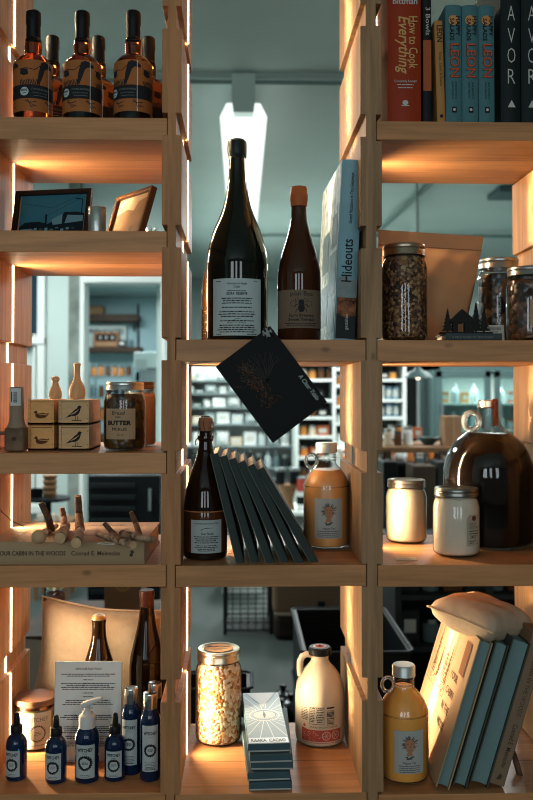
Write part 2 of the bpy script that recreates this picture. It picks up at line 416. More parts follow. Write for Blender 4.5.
# ================================================================== the display shelf
ZA, ZB_ = W(270, 113.6, 0).z, W(270, 793.6, 0).z
OFF = {(0, 0): -.020, (1, 0): -.010}                # the hand cut notches are not quite even
Z = lambda k, ci=9: ZA - (k - 1) * (ZA - ZB_) / 6 + OFF.get((ci, k), 0)            # top of notch k
NH = .0447; D = .375; ND = .0112
X0 = lambda p: W(p, 391, 0).x
unit = thing('display_shelf', 'tall light wood display shelf with notched uprights, lit by strips in the uprights', 'shelf', (0, 0, 0))
cols = [(X0(-13.6) - .042, X0(-13.6)), (X0(161.3), X0(181)), (X0(361), X0(382.5)), (X0(571), X0(571) + .044)]
woods = [wood('timber upright 1', (.54, .28, .12), 'Z', offset=0), wood('timber upright 2', (.44, .20, .082), 'Z', offset=3.1),
         wood('timber upright 3', (.33, .19, .095), 'Z', offset=7.7, contrast=.34), wood('timber upright 4', (.50, .26, .11), 'Z', offset=5)]
Z0, Z1 = .38, 2.55
M_led = emis('warm strip', (1, .74, .42), 6)
def upright(ci, left_open=(), right_open=()):
    xa, xb = cols[ci]; zs = []
    def side(x, s):
        pts = [(x, Z0)]
        for k in range(8, -2, -1):
            zt = Z(k, ci); zb = zt - NH
            if s > 0 and ci == 2 and k == 1: zb = ZA - .0447 - .0085
            if s < 0 and ci == 3 and k == 1: zb = ZA - .0447 - .0085
            if zb < Z0 or zt > Z1: continue
            pts += [(x, zb), (x - s * ND, zb), (x - s * ND, zt), (x, zt)]
        return pts + [(x, Z1)]
    poly = side(xa, -1) + side(xb, 1)[::-1]
    return MB().prism(poly, 0, D).build('upright', woods[ci], unit, smooth=False, bevel=.0013, recalc=True)
ups = [upright(i) for i in range(4)]
# shelf boards: bay, notch, pixel of top and bottom of the front edge
bays = [(0, 1), (1, 2), (2, 3)]
seam = (.155,)
boards = {}
for bi, k, zt, zb, dx in ((0, 1, W(90, 117, 0).z, W(90, 139.5, 0).z, 0), (0, 2, W(90, 230.5, 0).z, W(90, 252, 0).z, 0), (0, 4, W(90, 453, 0).z, W(90, 474, 0).z, 0),
                      (0, 5, W(90, 565.5, 0).z, W(90, 587.5, 0).z, 0), (0, 7, W(90, 794, 0).z, W(90, 815, 0).z, 0),
                      (1, 3, W(270, 339.5, 0).z, W(270, 361.5, 0).z, 0), (1, 5, W(270, 565.5, 0).z, W(270, 587, 0).z, 0), (1, 7, W(270, 794, 0).z, W(270, 815, 0).z, 0),
                      (2, 1, W(420, 121, 0).z, W(420, 139.6, 0).z, 0), (2, 3, W(420, 340, 0).z, W(420, 361.5, 0).z, 0), (2, 5, W(420, 565.3, 0).z, W(420, 587, 0).z, 0),
                      (2, 7, W(420, 795, 0).z, W(420, 817, 0).z, 0)):
    xa, xb = cols[bi][1] - ND + .0012, cols[bi + 1][0] + ND - .0012
    col = [(.50, .23, .092), (.46, .215, .09), (.46, .21, .085)][bi]
    m = wood('timber board %d %d' % (bi, k), col, 'X', seams=seam, offset=bi * 2.3 + k * 1.7, contrast=.26, rough=.42)
    MB().box(((xa + xb) / 2, (D - .002) / 2 + .001, (zt + zb) / 2), (xb - xa, D - .004, zt - zb)).build('shelf_board', m, unit, smooth=False, bevel=.0013)
    boards[(bi, k)] = zt
BZ = boards
# strips of light: flush lines along the right-hand faces of the uprights
LY = D * .515
for ci in (0, 1, 2):
    x = cols[ci][1]; bi = ci
    filled = [k for (b_, k) in boards if b_ == bi]
    for k in range(-1, 8):
        z1_, z0_ = Z(k, ci) - NH, Z(k + 1, ci)
        if ci == 2 and k == 1: z1_ -= .009
        if z1_ > Z1: continue
        zc, h = (z0_ + z1_) / 2, z1_ - z0_ - .002
        o = MB().box((x + .0013, LY, zc), (.0034, .0050, h)).build('light_strip', M_led, ups[ci], smooth=False)
        area('strip_light', (x + .0034, LY, zc), (0, -PI / 2, 0), h, .004, .34, (1, .78, .50), 26); area('strip_light', (x + .0036, LY, zc), (0, -PI / 2, 0), h * .8, .004, 1.0, (1, .74, .45), 150)
        if k not in filled and k >= 0:
            MB().box((x - ND + .0013, LY, Z(k, ci) - NH / 2), (.0034, .0050, NH - .001)).build('light_strip', M_led, ups[ci], smooth=False)
            area('strip_light', (x - ND + .0036, LY, Z(k, ci) - NH / 2), (0, -PI / 2, 0), NH * .8, .004, .16, (1, .74, .45), 150)
# bare strip of metal channel on the left-hand faces, seen only in the open notches
for k in (0, 1, 2, 4, 6):
    MB().box((cols[2][0] + ND - .0004, D * .62, Z(k) - NH / 2), (.0012, .03, NH - .001)).build('metal_channel', mat('channel metal', (.22, .21, .19), .45, metal=.5), ups[2], smooth=False)

# ================================================================== jars and bottles
G_clear = thin_glass('clear jar glass')
M_lid = mat('zinc jar lid', (.50, .50, .47), .28, metal=1)
M_lidw = mat('warm tin lid', (.62, .52, .38), .3, metal=1)
M_paper = mat('white label paper', (.58, .62, .60), .7)
M_ink = mat('black ink', (.02, .02, .022), .7)
M_kraft = mat('kraft label', (.40, .26, .15), .75)
M_red = mat('red ink', (.42, .07, .05), .6)
M_chrome = mat('bright chrome', (.75, .74, .72), .12, metal=1)

def smooth_prof(P, n=4):
    """round the outline: Catmull-Rom through the points"""
    out = []
    for i in range(len(P) - 1):
        p0, p1, p2, p3 = P[max(i - 1, 0)], P[i], P[i + 1], P[min(i + 2, len(P) - 1)]
        for k in range(n):
            t = k / n
            out.append(tuple(.5 * ((2 * p1[j]) + (-p0[j] + p2[j]) * t + (2 * p0[j] - 5 * p1[j] + 4 * p2[j] - p3[j]) * t * t + (-p0[j] + 3 * p1[j] - 3 * p2[j] + p3[j]) * t ** 3) for j in (0, 1)))
    return out + [P[-1]]

def mason(label, loc, r, h, contents, lid=None, fill=.93, group=None, cat='jar', name='mason_jar', rz=0, tint=None):
    t = thing(name, label, cat, loc, rz, group); hn = h * .86; rn = r * .855
    body = [(0, .002), (r * .86, .002), (r * .97, r * .14), (r, r * .3), (r, hn - r * .42), (r * .95, hn - r * .2), (rn, hn - r * .02), (rn, h * .97)]
    MB().lathe(body, 48).build('jar_glass', tint or G_clear, t)
    q = .975; zc = .004 + (hn) * fill
    c = [(0, .004), (r * .84 * q, .004), (r * .96 * q, r * .16), (r * q, r * .32), (r * q, min(zc, hn - r * .42))]
    if zc > hn - r * .42: c += [(r * .94 * q, min(zc, hn - r * .2))]
    if zc > hn - r * .2: c += [(rn * .97, zc)]
    c += [(0, c[-1][1] + .001)]
    MB().lathe(c, 40).build('contents', contents, t)
    lm = lid or M_lid; zl = h * .885; rl = rn * 1.075
    ld = MB(); ld.lathe([(0, h - .0015), (rl * .80, h - .0015), (rl * .84, h), (rl * .97, h), (rl, h - .002), (rl, h - (h - zl) * .35), (rl * .975, h - (h - zl) * .42), (rl, h - (h - zl) * .5), (rl, zl + .0015), (rl * 1.02, zl), (rn * .99, zl)], 48).build('lid', lm, t)
    g = MB(); g.tube([(rn * 1.03 * math.cos(a), rn * 1.03 * math.sin(a), zl - .003) for a in [2 * PI * i / 36 for i in range(36)]], .0012, 6, closed=True); g.build('neck_ring', tint or G_clear, t)
    return t, r

def label_on(t, R, w, z0, z1, m=M_paper, a=0, name='label', corner=0, at=(0, 0, 0)):
    A = Art(); A.rect(-w / 2, z0, w / 2, z1); return A.build(name, m, t, R=R, a=a, eps=.0006, at=at)

def jug(label, loc, scale=1.0, rz=0, group=None, fill=.80, ring_side=-1, drink=None, warm=False):
    """half gallon glass jug with a finger ring at the neck, screw cap and a portrait label"""
    t = thing('drink_jug', label, 'jug', loc, rz, group); s = scale; r = .051 * s
    P = [(0, .003), (r * .82, .003), (r * .97, .006), (r, .014), (r, .060 * s), (r, .128 * s), (r * .97, .142 * s), (r * .80, .162 * s), (r * .54, .178 * s), (r * .42, .186 * s), (r * .40, .205 * s), (r * .42, .214 * s)]
    P2 = P[:5] + smooth_prof(P[5:], 3)
    MB().lathe(P2, 48).build('jug_glass', G_clear, t)
    # moulded bands on the shoulder
    for zz, rr in ((.136 * s, r * .985),):
        MB().tube([(rr * math.cos(2 * PI * i / 40), rr * math.sin(2 * PI * i / 40), zz) for i in range(40)], .0013, 6, closed=True).build('moulded_band', G_clear, t)
    q = .985; zf = (.186 if warm else .172) * s
    c = [(0, .005), (r * .80 * q, .005), (r * .96 * q, .008), (r * q, .016), (r * q, .128 * s), (r * .96 * q, .142 * s), (r * .79 * q, .161 * s), (r * .60, .171 * s)]
    if warm: c += [(r * .42, .181 * s), (r * .385, .187 * s)]
    c += [(0, c[-1][1] + .0005)]
    MB().lathe(c, 40).build('drink', drink or mat('cloudy orange drink', (.80, .37, .12), .3, sss=.3, vscale=6, var=.08), t)
    for zz in (.192 * s, .198 * s, .204 * s): MB().tube([(r * .415 * math.cos(2 * PI * i / 30), r * .415 * math.sin(2 * PI * i / 30), zz) for i in range(30)], .0011, 6, closed=True).build('neck_thread', thin_glass('ring glass', (.95, .92, .88), 1.0, .03), t)
    rc = r * .47
    cp = MB(); cp.lathe([(0, .231 * s), (rc * .9, .231 * s), (rc, .228 * s), (rc, .210 * s), (rc * 1.03, .209 * s), (rc * .9, .208 * s)], 36)
    cp.build('screw_cap', mat('pale metal cap', (.48, .52, .50), .35, metal=.5), t)
    # finger ring
    pts = [(ring_side * (r * .42 + .012 * s + .0125 * s * math.cos(a)), 0, .190 * s + .0145 * s * math.sin(a)) for a in [2 * PI * i / 22 for i in range(22)]]
    MB().tube(pts, .0040 * s, 8, closed=True).build('finger_ring', mat('solid ring glass', (.78, .76, .70), .05, trans=.8), t)
    # portrait label
    w = .062 * s; A = Art(); A.rect(-w / 2, .026 * s, w / 2, .112 * s); A.build('label', mat('jug label', (.40, .41, .38), .6), t, R=r, eps=.0006)
    A = Art(); fx, fy = 0, .082 * s
    A.poly([(fx + x * s, fy + y * s) for x, y in ((-.0095, .006), (-.008, .012), (0, .0145), (.008, .012), (.0105, .004), (.0095, -.004), (.0075, -.010), (.004, -.0135), (-.002, -.0135), (-.0065, -.010), (-.009, -.003))])
    A.poly([(fx + x * s, fy + y * s) for x, y in ((-.0045, -.012), (.0045, -.012), (.006, -.020), (-.007, -.020))])
    A.build('portrait_face', mat('portrait skin', (.42, .20, .11), .7), t, R=r, eps=.0010)
    A = Art(); rr = random.Random(3)
    for i in range(46):
        a = rr.uniform(-.7, PI + .7); x0, y0 = .009 * math.cos(a), .009 * math.sin(a) + .004; l = rr.uniform(.004, .009)
        A.line([(fx + x0 * s, fy + y0 * s), (fx + (x0 + l * math.cos(a + rr.uniform(-.6, .6))) * s, fy + (y0 + l * math.sin(a + .2)) * s)], .0011 * s)
    for i in range(9): A.line([(fx + rr.uniform(-.014, .014) * s, fy - .021 * s), (fx + rr.uniform(-.008, .008) * s, fy - .027 * s)], .0016 * s)
    A.line([(-.006 * s, fy + .004 * s), (-.002 * s, fy + .005 * s)], .0013 * s); A.line([(.002 * s, fy + .005 * s), (.006 * s, fy + .004 * s)], .0013 * s)
    A.line([(-.003 * s, fy - .009 * s), (.003 * s, fy - .009 * s)], .001 * s); A.line([(0, fy + .002 * s), (.0015 * s, fy - .004 * s)], .0009 * s)
    A.text('Hippie Tea', 0, .046 * s, .0042 * s, bold=.02)
    for i in range(4): A.small(-.026 * s, .026 * s, (.041 - i * .004) * s, .0019 * s)
    A.build('portrait_print', mat('grey print', (.10, .09, .085), .7), t, R=r, eps=.0014)
    return t

# small art
DUCK = [(-.9, .15), (-.78, .42), (-.6, .5), (-.45, .38), (-.42, .12), (-.1, .2), (.3, .2), (.7, .12), (1, .22), (.85, -.1), (.55, -.36), (0, -.45), (-.45, -.4), (-.68, -.2), (-.66, .1), (-.75, .2), (-1, .12)]
CROW = [(-1.1, -.6), (-.4, -.02), (.05, .42), (.35, .62), (.42, .86), (.62, .95), (.8, .86), (.98, .74), (.8, .7), (.74, .42), (.66, .1), (.4, -.22), (.12, -.36), (-.3, -.38)]
GUN = [(-1, -.55), (-.86, -.6), (-.7, -.2), (-.3, .02), (1, .12), (1, .2), (-.2, .2), (-.45, .12), (-.8, -.1)]
def put(A, pts, cx, cy, s, sy=None):
    sy = sy or s; return A.poly([(cx + x * s, cy + y * sy) for x, y in pts])

# ================================================================== left bay
# ---- top board: whiskey bottles
Y = .085
amber = mat('amber glass full of whiskey', (.24, .045, .010), .04, trans=1, ior=1.42)
def whiskey(label, loc, rz, grp):
    t = thing('whiskey_bottle', label, 'bottle', loc, rz, grp); r = .0395
    P = [(0, .002), (r * .9, .002), (r, .006), (r, .122)] + smooth_prof([(r, .122), (r * .95, .134), (r * .72, .147), (r * .46, .153), (.0172, .158), (.0182, .172), (.0165, .187), (.0140, .191)], 3)
    MB().lathe(P + [(0, .192)], 48).build('bottle_glass', amber, t)
    MB().lathe([(.0142, .184), (.0150, .188), (.0146, .215), (.0158, .219), (.0158, .238), (.0150, .2445), (.0115, .2475), (0, .248)], 32).build('wax_cap', mat('black sealing wax', (.006, .007, .008), .42, bump=.5, bscale=90), t)
    MB().tube([(.0144 * math.cos(2 * PI * i / 30), .0144 * math.sin(2 * PI * i / 30), .1895) for i in range(30)], .0006, 6, closed=True).build('neck_edge', mat('pale wax edge', (.45, .42, .38), .3), t)
    A = Art(); A.rect(-.112, .026, .112, .132); A.build('label', mat('orange brown label', (.36, .125, .035), .55, var=.06), t, R=r, eps=.0005)
    A = Art(); A.rect(-.112, .052, .112, .080)
    # running dog in profile, repeated round the bottle
    for cx in (-.075, 0, .075):
        D_ = lambda P: A.poly([(cx + x, y) for x, y in P])
        D_([(.016, .105), (.021, .126), (.029, .1305), (.039, .1275), (.048, .1215), (.0465, .1165), (.035, .1175), (.029, .112), (.024, .097), (.018, .082), (.012, .082), (.0145, .093)])
        D_([(-.021, .1135), (-.006, .112), (-.004, .101), (-.014, .099), (-.022, .103)])
        A.line([(cx - .024, .113), (cx - .008, .114), (cx + .008, .111), (cx + .020, .120)], .0014)
        for i in range(12):
            x = cx - .022 + i * .0034; A.line([(x, .0895 + random.uniform(-.001, .003)), (x + .0025, .080)], .0018)
    for cx in (-.05, 0, .04):
        A.line([(cx - .010, .047), (cx, .043), (cx + .012, .046)], .0016); A.line([(cx - .006, .05), (cx + .002, .034), (cx + .01, .038)], .0014)
        A.line([(cx + .002, .040), (cx + .014, .036)], .0012)
    A.build('label_print', M_ink, t, R=r, eps=.0010)
    A = Art(); A.disc(-.012, .066, .0088); A.build('round_badge', mat('badge', (.48, .58, .56), .6), t, R=r, eps=.0015)
    A = Art(); A.text('DOG', -.012, .0665, .0042, bold=.05); A.line([(-.017, .062), (-.008, .063)], .0012); A.build('badge_mark', M_ink, t, R=r, eps=.0020)
    A = Art(); A.text('STONE BARREL', .020, .0695, .0036, w=.036); A.text('BOURBON WHISKEY', .020, .0625, .0024, w=.030); A.small(.006, .036, .0575, .0014)
    A.build('band_lettering', mat('grey green lettering', (.16, .20, .19), .6), t, R=r, eps=.0015)
    A = Art(); A.rect(-.001, .026, .001, .130); A.build('label_seam', M_paper, t, R=r, eps=.0009, a=1.02)
    return t
zb = BZ[(0, 1)]
g = 'whiskey bottles on the top left board'
w1 = whiskey('front whiskey bottle nearest the left upright, orange label with an animal and a round badge', (W(33, 117, Y).x, Y, zb), .09, g)
for px, yy, rz, lab in ((82, Y, -.42, 'front whiskey bottle with orange label, the middle one of the three front bottles'), (133, Y - .005, -.68, 'front whiskey bottle with orange label, nearest the second upright'),
                        (52, .215, .1, 'black-capped whiskey bottle standing behind, between the left and middle front bottles'), (98, .215, -.6, 'black-capped whiskey bottle mostly hidden behind the middle front bottle'),
                        (148, .215, -.9, 'black-capped whiskey bottle behind the front bottle nearest the second upright')):
    dup(w1, (W(px, 117, yy).x, yy, zb), rz, lab)

# ---- second board: framed photos, cup, crystal piece
zb = BZ[(0, 2)]
M_frame = mat('dark walnut frame', (.028, .014, .009), .4, var=.3, vscale=20)
def frame(label, loc, w, h, rz, lean, fm, border=.009, roll=0):
    t = thing('picture_frame', label, 'picture frame', loc, rot=(-lean, roll, rz)); b = MB(); d = .014; o = border
    b.box((0, 0, o / 2), (w, d, o)); b.box((0, 0, h - o / 2), (w, d, o)); b.box((-w / 2 + o / 2, 0, h / 2), (o, d, h - 2 * o)); b.box((w / 2 - o / 2, 0, h / 2), (o, d, h - 2 * o))
    b.build('frame_moulding', fm, t, smooth=False, bevel=.001)
    MB().box((0, .003, h / 2), (w - o, .004, h - o)).build('backing_board', M_card, t, smooth=False)
    MB().box((0, .022 + lean * .05, h * .32), (w * .2, .003, h * .6), rot=(lean * 1.3, 0, 0)).build('easel_leg', M_black, t, smooth=False)
    return t
f1 = frame('black framed street photograph in blue tones, leaning back beside the left upright', (W(49.5, 230, .12).x, .12, zb + .0022), .172, .112, -.20, .22, M_frame, .010)
w_, h_ = .145, .098
A = Art(); A.rect(-w_ / 2, .01, w_ / 2, .108); A.build('photo_print', mat('blue photo sky', (.035, .15, .20), .45), f1, at=(0, .001, 0), eps=.0005)
A = Art(); A.poly([(-.072, .03), (-.06, .040), (-.03, .042), (-.008, .036), (.02, .05), (.028, .062), (.055, .062), (.072, .058), (.072, .012), (-.072, .012)]); A.line([(.072, .105), (.0, .072), (-.07, .085)], .0007); A.line([(.06, .092), (-.02, .05)], .0006)
A.line([(.066, .015), (.066, .09), (.050, .093)], .0022); A.line([(-.012, .03), (-.013, .058)], .004)
A.build('photo_dark_shapes', mat('photo dark', (.006, .014, .02), .4), f1, at=(0, .001, 0), eps=.0009)
A = Art(); A.poly([(.03, .036), (.035, .055), (.070, .053), (.070, .040)]); A.poly([(.0, .045), (.012, .052), (.024, .058), (.024, .035), (.004, .033)])
for i in range(9): A.rect(-.05 + i * .012, .019 + (i % 3) * .003, -.043 + i * .012, .024 + (i % 2) * .003)
A.poly([(-.07, .012), (-.02, .012), (-.045, .026), (-.07, .024)])
A.build('photo_pale_shapes', mat('photo pale', (.13, .26, .30), .4), f1, at=(0, .001, 0), eps=.0013)
cup = thing('votive_cup', 'small frosted silver candle cup between the two picture frames', 'cup', (W(97, 230, .075).x, .075, zb))
MB().lathe([(0, .001), (.0175, .001), (.0185, .004), (.0185, .060), (.0178, .061), (.0170, .060), (.0170, .006), (0, .006)], 36).build('cup_wall', mat('frosted silver', (.42, .45, .42), .32, metal=.75, bump=.5, bscale=70), cup)
MB().tube([(.018 * math.cos(2 * PI * i / 30), .018 * math.sin(2 * PI * i / 30), .0605 + .0006 * math.sin(i * 5)) for i in range(30)], .0010, 6, closed=True).build('rim', mat('gilt rim', (.55, .45, .3), .35, metal=.6), cup)
f2 = frame('brown wooden frame with a sepia picture, turned towards the left beside the silver cup', (W(123, 230, .13).x, .13, zb + .003), .150, .112, -.92, .30, mat('brown wood frame', (.11, .045, .018), .35), .009)
A = Art(); A.rect(-.066, .009, .066, .103); A.build('sepia_print', mat('sepia picture', (.20, .105, .045), .5, var=.12, vscale=25), f2, at=(0, .001, 0), eps=.0005)
A = Art(); A.poly([(-.066, .065), (-.02, .075), (.01, .068), (.022, .088), (.066, .095), (.066, .103), (-.066, .103)]); A.build('sepia_pale_sky', mat('sepia pale', (.40, .27, .16), .4), f2, at=(0, .001, 0), eps=.0009)
A = Art(); A.poly([(.005, .010), (.012, .03), (.026, .032), (.024, .010)]); A.build('sepia_dark_shape', mat('sepia dark', (.10, .055, .03), .4), f2, at=(0, .001, 0), eps=.0013)
o = MB().box((0, 0, .012), (.038, .05, .024)).build('trinket_box', M_black, None, bevel=.001, loc=(W(150, 230, .22).x, .22, zb)); tag(o, 'small black box behind the brown framed picture, holding up the crystal piece', 'box')
b = MB()
for i in range(7):
    a = i * .9; b.cyl((.006 * math.cos(a), .006 * math.sin(a), 0), (.013 * math.cos(a), .011 * math.sin(a), .022 + .004 * (i % 2)), .0042, .0018, 6)
o = b.build('crystal_ornament', thin_glass('crystal', (.93, .95, .95), 1, .02), None, smooth=False, loc=(W(152, 230, .22).x, .22, zb + .0245)); tag(o, 'clear faceted crystal piece on the small black box', 'ornament')

# ---- fourth board: grinder, printed wooden boxes, vases, pickle jars
zb = BZ[(0, 4)] + .0008
gr = thing('wooden_grinder', 'square-based dark wooden grinder with a barcode sticker and a side handle', 'grinder', (W(16.5, 452, .045).x, .045, zb))
M_gr = mat('oiled walnut block', (.15, .09, .05), .45, bump=.3, bscale=40, var=.35, vscale=30)
MB().box((0, 0, .0245), (.040, .040, .048)).build('base_block', M_gr, gr, bevel=.004)
MB().lathe([(.0, .047), (.021, .047), (.0165, .056), (.0145, .066), (.0140, .128), (.0132, .130), (0, .130)], 28).build('shaft', mat('shaft', (.26, .20, .14), .5), gr)
MB().cyl((-.018, 0, .036), (-.060, -.004, .037), .004, .0036).build('handle', M_gr, gr)
A = Art(); A.rect(-.0115, .092, .0115, .127); A.build('sticker', M_paper, gr, R=.0141)
A = Art()
for i in range(11): A.rect(-.003, .098 + i * .0021, .004, .098 + i * .0021 + random.uniform(.0006, .0014))
A.rect(-.008, .100, -.006, .12); A.build('barcode', M_ink, gr, R=.0141, eps=.001)
MB().cyl((0, -.0195, .026), (0, -.0225, .026), .004).build('screw', M_dwood, gr)

M_bx = mat('pine box with painted warm light', (.74, .37, .135), .6, bump=.15, var=.12, vscale=14, stretch=(1, 1, 9))  # warm strip light on the duck boxes is put into this orange
M_bx2 = mat('pale pine box', (.60, .38, .19), .6, bump=.15, var=.12, vscale=14, stretch=(1, 1, 9))
M_burn = mat('burnt brown print', (.10, .04, .015), .7)
def crate(label, loc, w, art, m, ink, grp):
    t = thing('printed_wooden_box', label, 'box', loc, 0, grp); h = .0515; d = .15
    b = MB(); e = .005
    b.box((0, d / 2, e / 2), (w, d, e)); b.box((-w / 2 + e / 2, d / 2, h / 2), (e, d, h)); b.box((w / 2 - e / 2, d / 2, h / 2), (e, d, h)); b.box((0, d - e / 2, h / 2), (w, e, h)); b.box((0, .0025, .003), (w, e, .006))
    b.build('box_body', m, t, smooth=False, bevel=.0006)
    MB().box((0, d / 2 - .001, h - .0022), (w - .0105, d - .006, .0042)).build('sliding_lid', m, t, smooth=False, bevel=.0005)
    MB().box((0, .004, h / 2 - .001), (w - .0105, .004, h - .0085)).build('front_panel', m, t, smooth=False)
    A = Art()
    if art == 'duck':
        put(A, DUCK, 0, .021, .0165, .017); A.build('duck_print', ink, t, at=(0, .002, 0))
        A = Art()
        for i in range(4): A.line([(-.006 + i * .005, .0235 - i * .0008), (.0 + i * .005, .020)], .0011)
        A.build('duck_feathers', m, t, at=(0, .002, 0), eps=.0008)
    else:
        put(A, CROW, .001, .024, .0165, .0165); A.line([(.004, .018), (.003, .009)], .0012); A.line([(.008, .018), (.008, .009)], .0012); A.line([(-.004, .009), (.016, .0088)], .0014)
        A.build('bird_print', ink, t, at=(0, .002, 0))
        A = Art()
        for i in range(4): A.line([(-.007 + i * .003, .020 + i * .002), (.004 + i * .002, .025 + i * .002)], .0009)
        A.build('bird_feathers', m, t, at=(0, .002, 0), eps=.0008)
    for sx_ in (-1, 1):
        for zz in (.012, .04): MB().cyl((sx_ * (w / 2 - .0028), .0005, zz), (sx_ * (w / 2 - .0028), -.0006, zz), .0009, seg=8).build('nail', M_burn, t)
    return t
yb = .055; xd = W(40.5, 450, yb).x; xc = W(73.5, 450, yb).x
crate('pale wooden box printed with a duck, lower left of the stacked boxes', (xd, yb + .004, zb), .053, 'duck', M_bx, M_burn, 'printed wooden boxes')
crate('pale wooden box printed with a duck, stacked on the other duck box', (xd, yb, zb + .0525), .053, 'duck', M_bx, M_burn, 'printed wooden boxes')
crate('wooden box with a black bird print, lower right of the stacked boxes', (xc + .001, yb - .002, zb), .0615, 'crow', M_bx2, M_ink, 'printed wooden boxes')
crate('wooden box with a black bird print, stacked on the other bird box', (xc, yb, zb + .0525), .0615, 'crow', M_bx2, M_ink, 'printed wooden boxes')
M_turn = mat('turned light wood', (.60, .36, .18), .45, var=.12, vscale=20, stretch=(6, 6, 1))
zt = zb + .0525 + .0515
o = MB().lathe([(0, .0), (.0115, .0), (.0135, .005), (.0135, .014), (.011, .022), (.0068, .031), (.0060, .036), (.0085, .040), (.0085, .044), (.0055, .0475), (0, .048)], 32).build('turned_vase', M_turn, None, loc=(W(56.3, 398, .10).x - .002, .10, zt + .0005)); tag(o, 'short turned wooden vase with a rounded knob top, on the duck boxes', 'vase', 'turned wooden vases')
o = MB().lathe([(0, .0), (.0150, .0), (.0172, .006), (.0172, .018), (.0150, .028), (.0085, .040), (.0062, .050), (.0062, .066), (.0078, .0745), (.0060, .0755), (0, .0745)], 32).build('turned_vase', M_turn, None, loc=(W(77, 398, .11).x, .11, zt + .0005)); tag(o, 'taller turned wooden vase with a narrow neck, on the bird boxes', 'vase', 'turned wooden vases')

pj, r = mason('jar of dark pickles with a handwritten kraft paper label and silver lid', (W(124.5, 452, .078).x, .078, zb), .0425, .140, speckle('pickles', ('3a2410', '1c1408', '4a3012', '2a1c08', '54380f'), 70, .35), rz=0)
A = Art(); A.rect(-.033, .024, .033, .086); A.build('label', M_kraft, pj, R=r, a=-.12)
A = Art(); A.text('Bread', -.003, .0735, .008, shear=.2); A.text('AND', -.003, .067, .0035, bold=.02); A.text('BUTTER', -.001, .053, .0085, bold=.05, w=.05); A.text('PICKLES', 0, .042, .0055, w=.03, bold=.02); A.text('32 oz', .002, .0315, .0040)
A.build('label_lettering', M_ink, pj, R=r, a=-.12, eps=.001)
mason('jar of peach coloured preserve with a dark lid, behind the pickle jar', (W(138.5, 447, .2).x, .215, zb), .0365, .142, mat('peach preserve', (.56, .35, .23), .5), lid=mat('dark lid', (.10, .07, .05), .35, metal=.9), name='preserve_jar')

# ---- fifth board: the big cabin book with branch hooks on it
zb = BZ[(0, 5)]
M_cloth = mat('cream cloth binding', (.38, .26, .15), .75, bump=.4, bscale=400, var=.05, vscale=5)
M_pages = mat('book pages', (.52, .50, .42), .8, bump=.3, bscale=200, stretch=(1, 1, 30))
M_print = mat('dark brown print', (.07, .05, .035), .7)
def book(name, label, cat, loc, H, Wd, T, cover, rot=None, M=None, pages=M_pages, spine_r=.0, grp=None, over=.003, ct=.0025):
    """stands on its tail: spine faces -Y at y=0, height H along Z, width Wd along +Y, thickness T along X"""
    t = thing(name, label, cat, loc, rot=rot, group=grp)
    if M is not None: t.matrix_world = M
    b = MB(); b.box((-T / 2 + ct / 2, Wd / 2, H / 2), (ct, Wd, H)); b.box((T / 2 - ct / 2, Wd / 2, H / 2), (ct, Wd, H))
    n = 8; sr = T * .14
    for i in range(n):
        a0, a1 = -1 + 2 * i / n, -1 + 2 * (i + 1) / n
        f = lambda a: -sr * (1 - a * a)
        x0, x1 = a0 * T / 2, a1 * T / 2; y0, y1 = f(a0), f(a1)
        vs = [b.bm.verts.new(p) for p in ((x0, y0, 0), (x1, y1, 0), (x1, y1, H), (x0, y0, H), (x0, y0 + ct + sr * .4, 0), (x1, y1 + ct + sr * .4, 0), (x1, y1 + ct + sr * .4, H), (x0, y0 + ct + sr * .4, H))]
        for q in ((0, 1, 2, 3), (5, 4, 7, 6), (1, 0, 4, 5), (3, 2, 6, 7)): b.bm.faces.new([vs[k] for k in q])
    b.build('cover', cover, t, smooth=True, angle=30, recalc=False)
    MB().box((0, Wd / 2 + ct, H / 2), (T - 2 * ct - .0004, Wd - over - ct, H - 2 * over)).build('page_block', pages, t, smooth=False)
    t['sr'] = sr
    return t
# the lying book is turned so its spine faces the room; local Z of the book runs to the right
T, Hb, Wb = .0445, .318, .262
xr = W(146.5, 560, .0).x
Mx = Matrix.Translation((xr - Hb - .004, .012, zb + T / 2 + .0005)) @ Matrix.Rotation(math.radians(-1.2), 4, 'Z') @ Matrix(((0, 0, 1, 0), (0, 1, 0, 0), (-1, 0, 0, 0), (0, 0, 0, 1)))
lb = book('cabin_book', 'thick cream cloth book about cabins lying flat under the branch hooks', 'book', None, Hb, Wb, T, M_cloth, M=Mx)
def spine_print(t, T, H, a, la, b_, lb_, size, sr, flip=1, mark=True):
    """title along the spine; text runs from tail to head when flip is -1"""
    A = Art(); A.text(a, la, 0, size, 'l', w=None, bold=.01); A.text(b_, lb_, 0, size * 1.05, 'l', bold=.01)
    if mark: A.poly([(H * .93, -.003), (H * .945, .004), (H * .955, .006), (H * .962, .003), (H * .955, -.004), (H * .94, -.006)]); A.small(H * .966, H * .985, 0, .002)
    return A
A = spine_print(lb, T, Hb, 'YOUR CABIN IN THE WOODS', .0, 'Conrad E. Meinecke', .183, .0088, 0)
# squeeze the two titles to their measured runs
A.bm.free(); A = Art(); A.text('YOUR CABIN IN THE WOODS', .027, -.003, .0085, 'l', w=.136, bold=.02); A.text('Conrad E. Meinecke', .174, -.003, .0085, 'l', w=.096, bold=.015)
A.poly([(.288, -.004), (.291, .002), (.290, .006), (.295, .007), (.299, .003), (.295, .0), (.296, -.004), (.292, -.006)]); 
# art x runs along the book's height, art y up: map to the spine face
MS = Matrix(((0, 0, -1, 0), (0, 1, 0, 0), (1, 0, 0, 0), (0, 0, 0, 1)))   # x->z, z->-x
A.build('spine_title', M_print, lb, at=(0, -T * .14 - .0002, 0), M=MS)
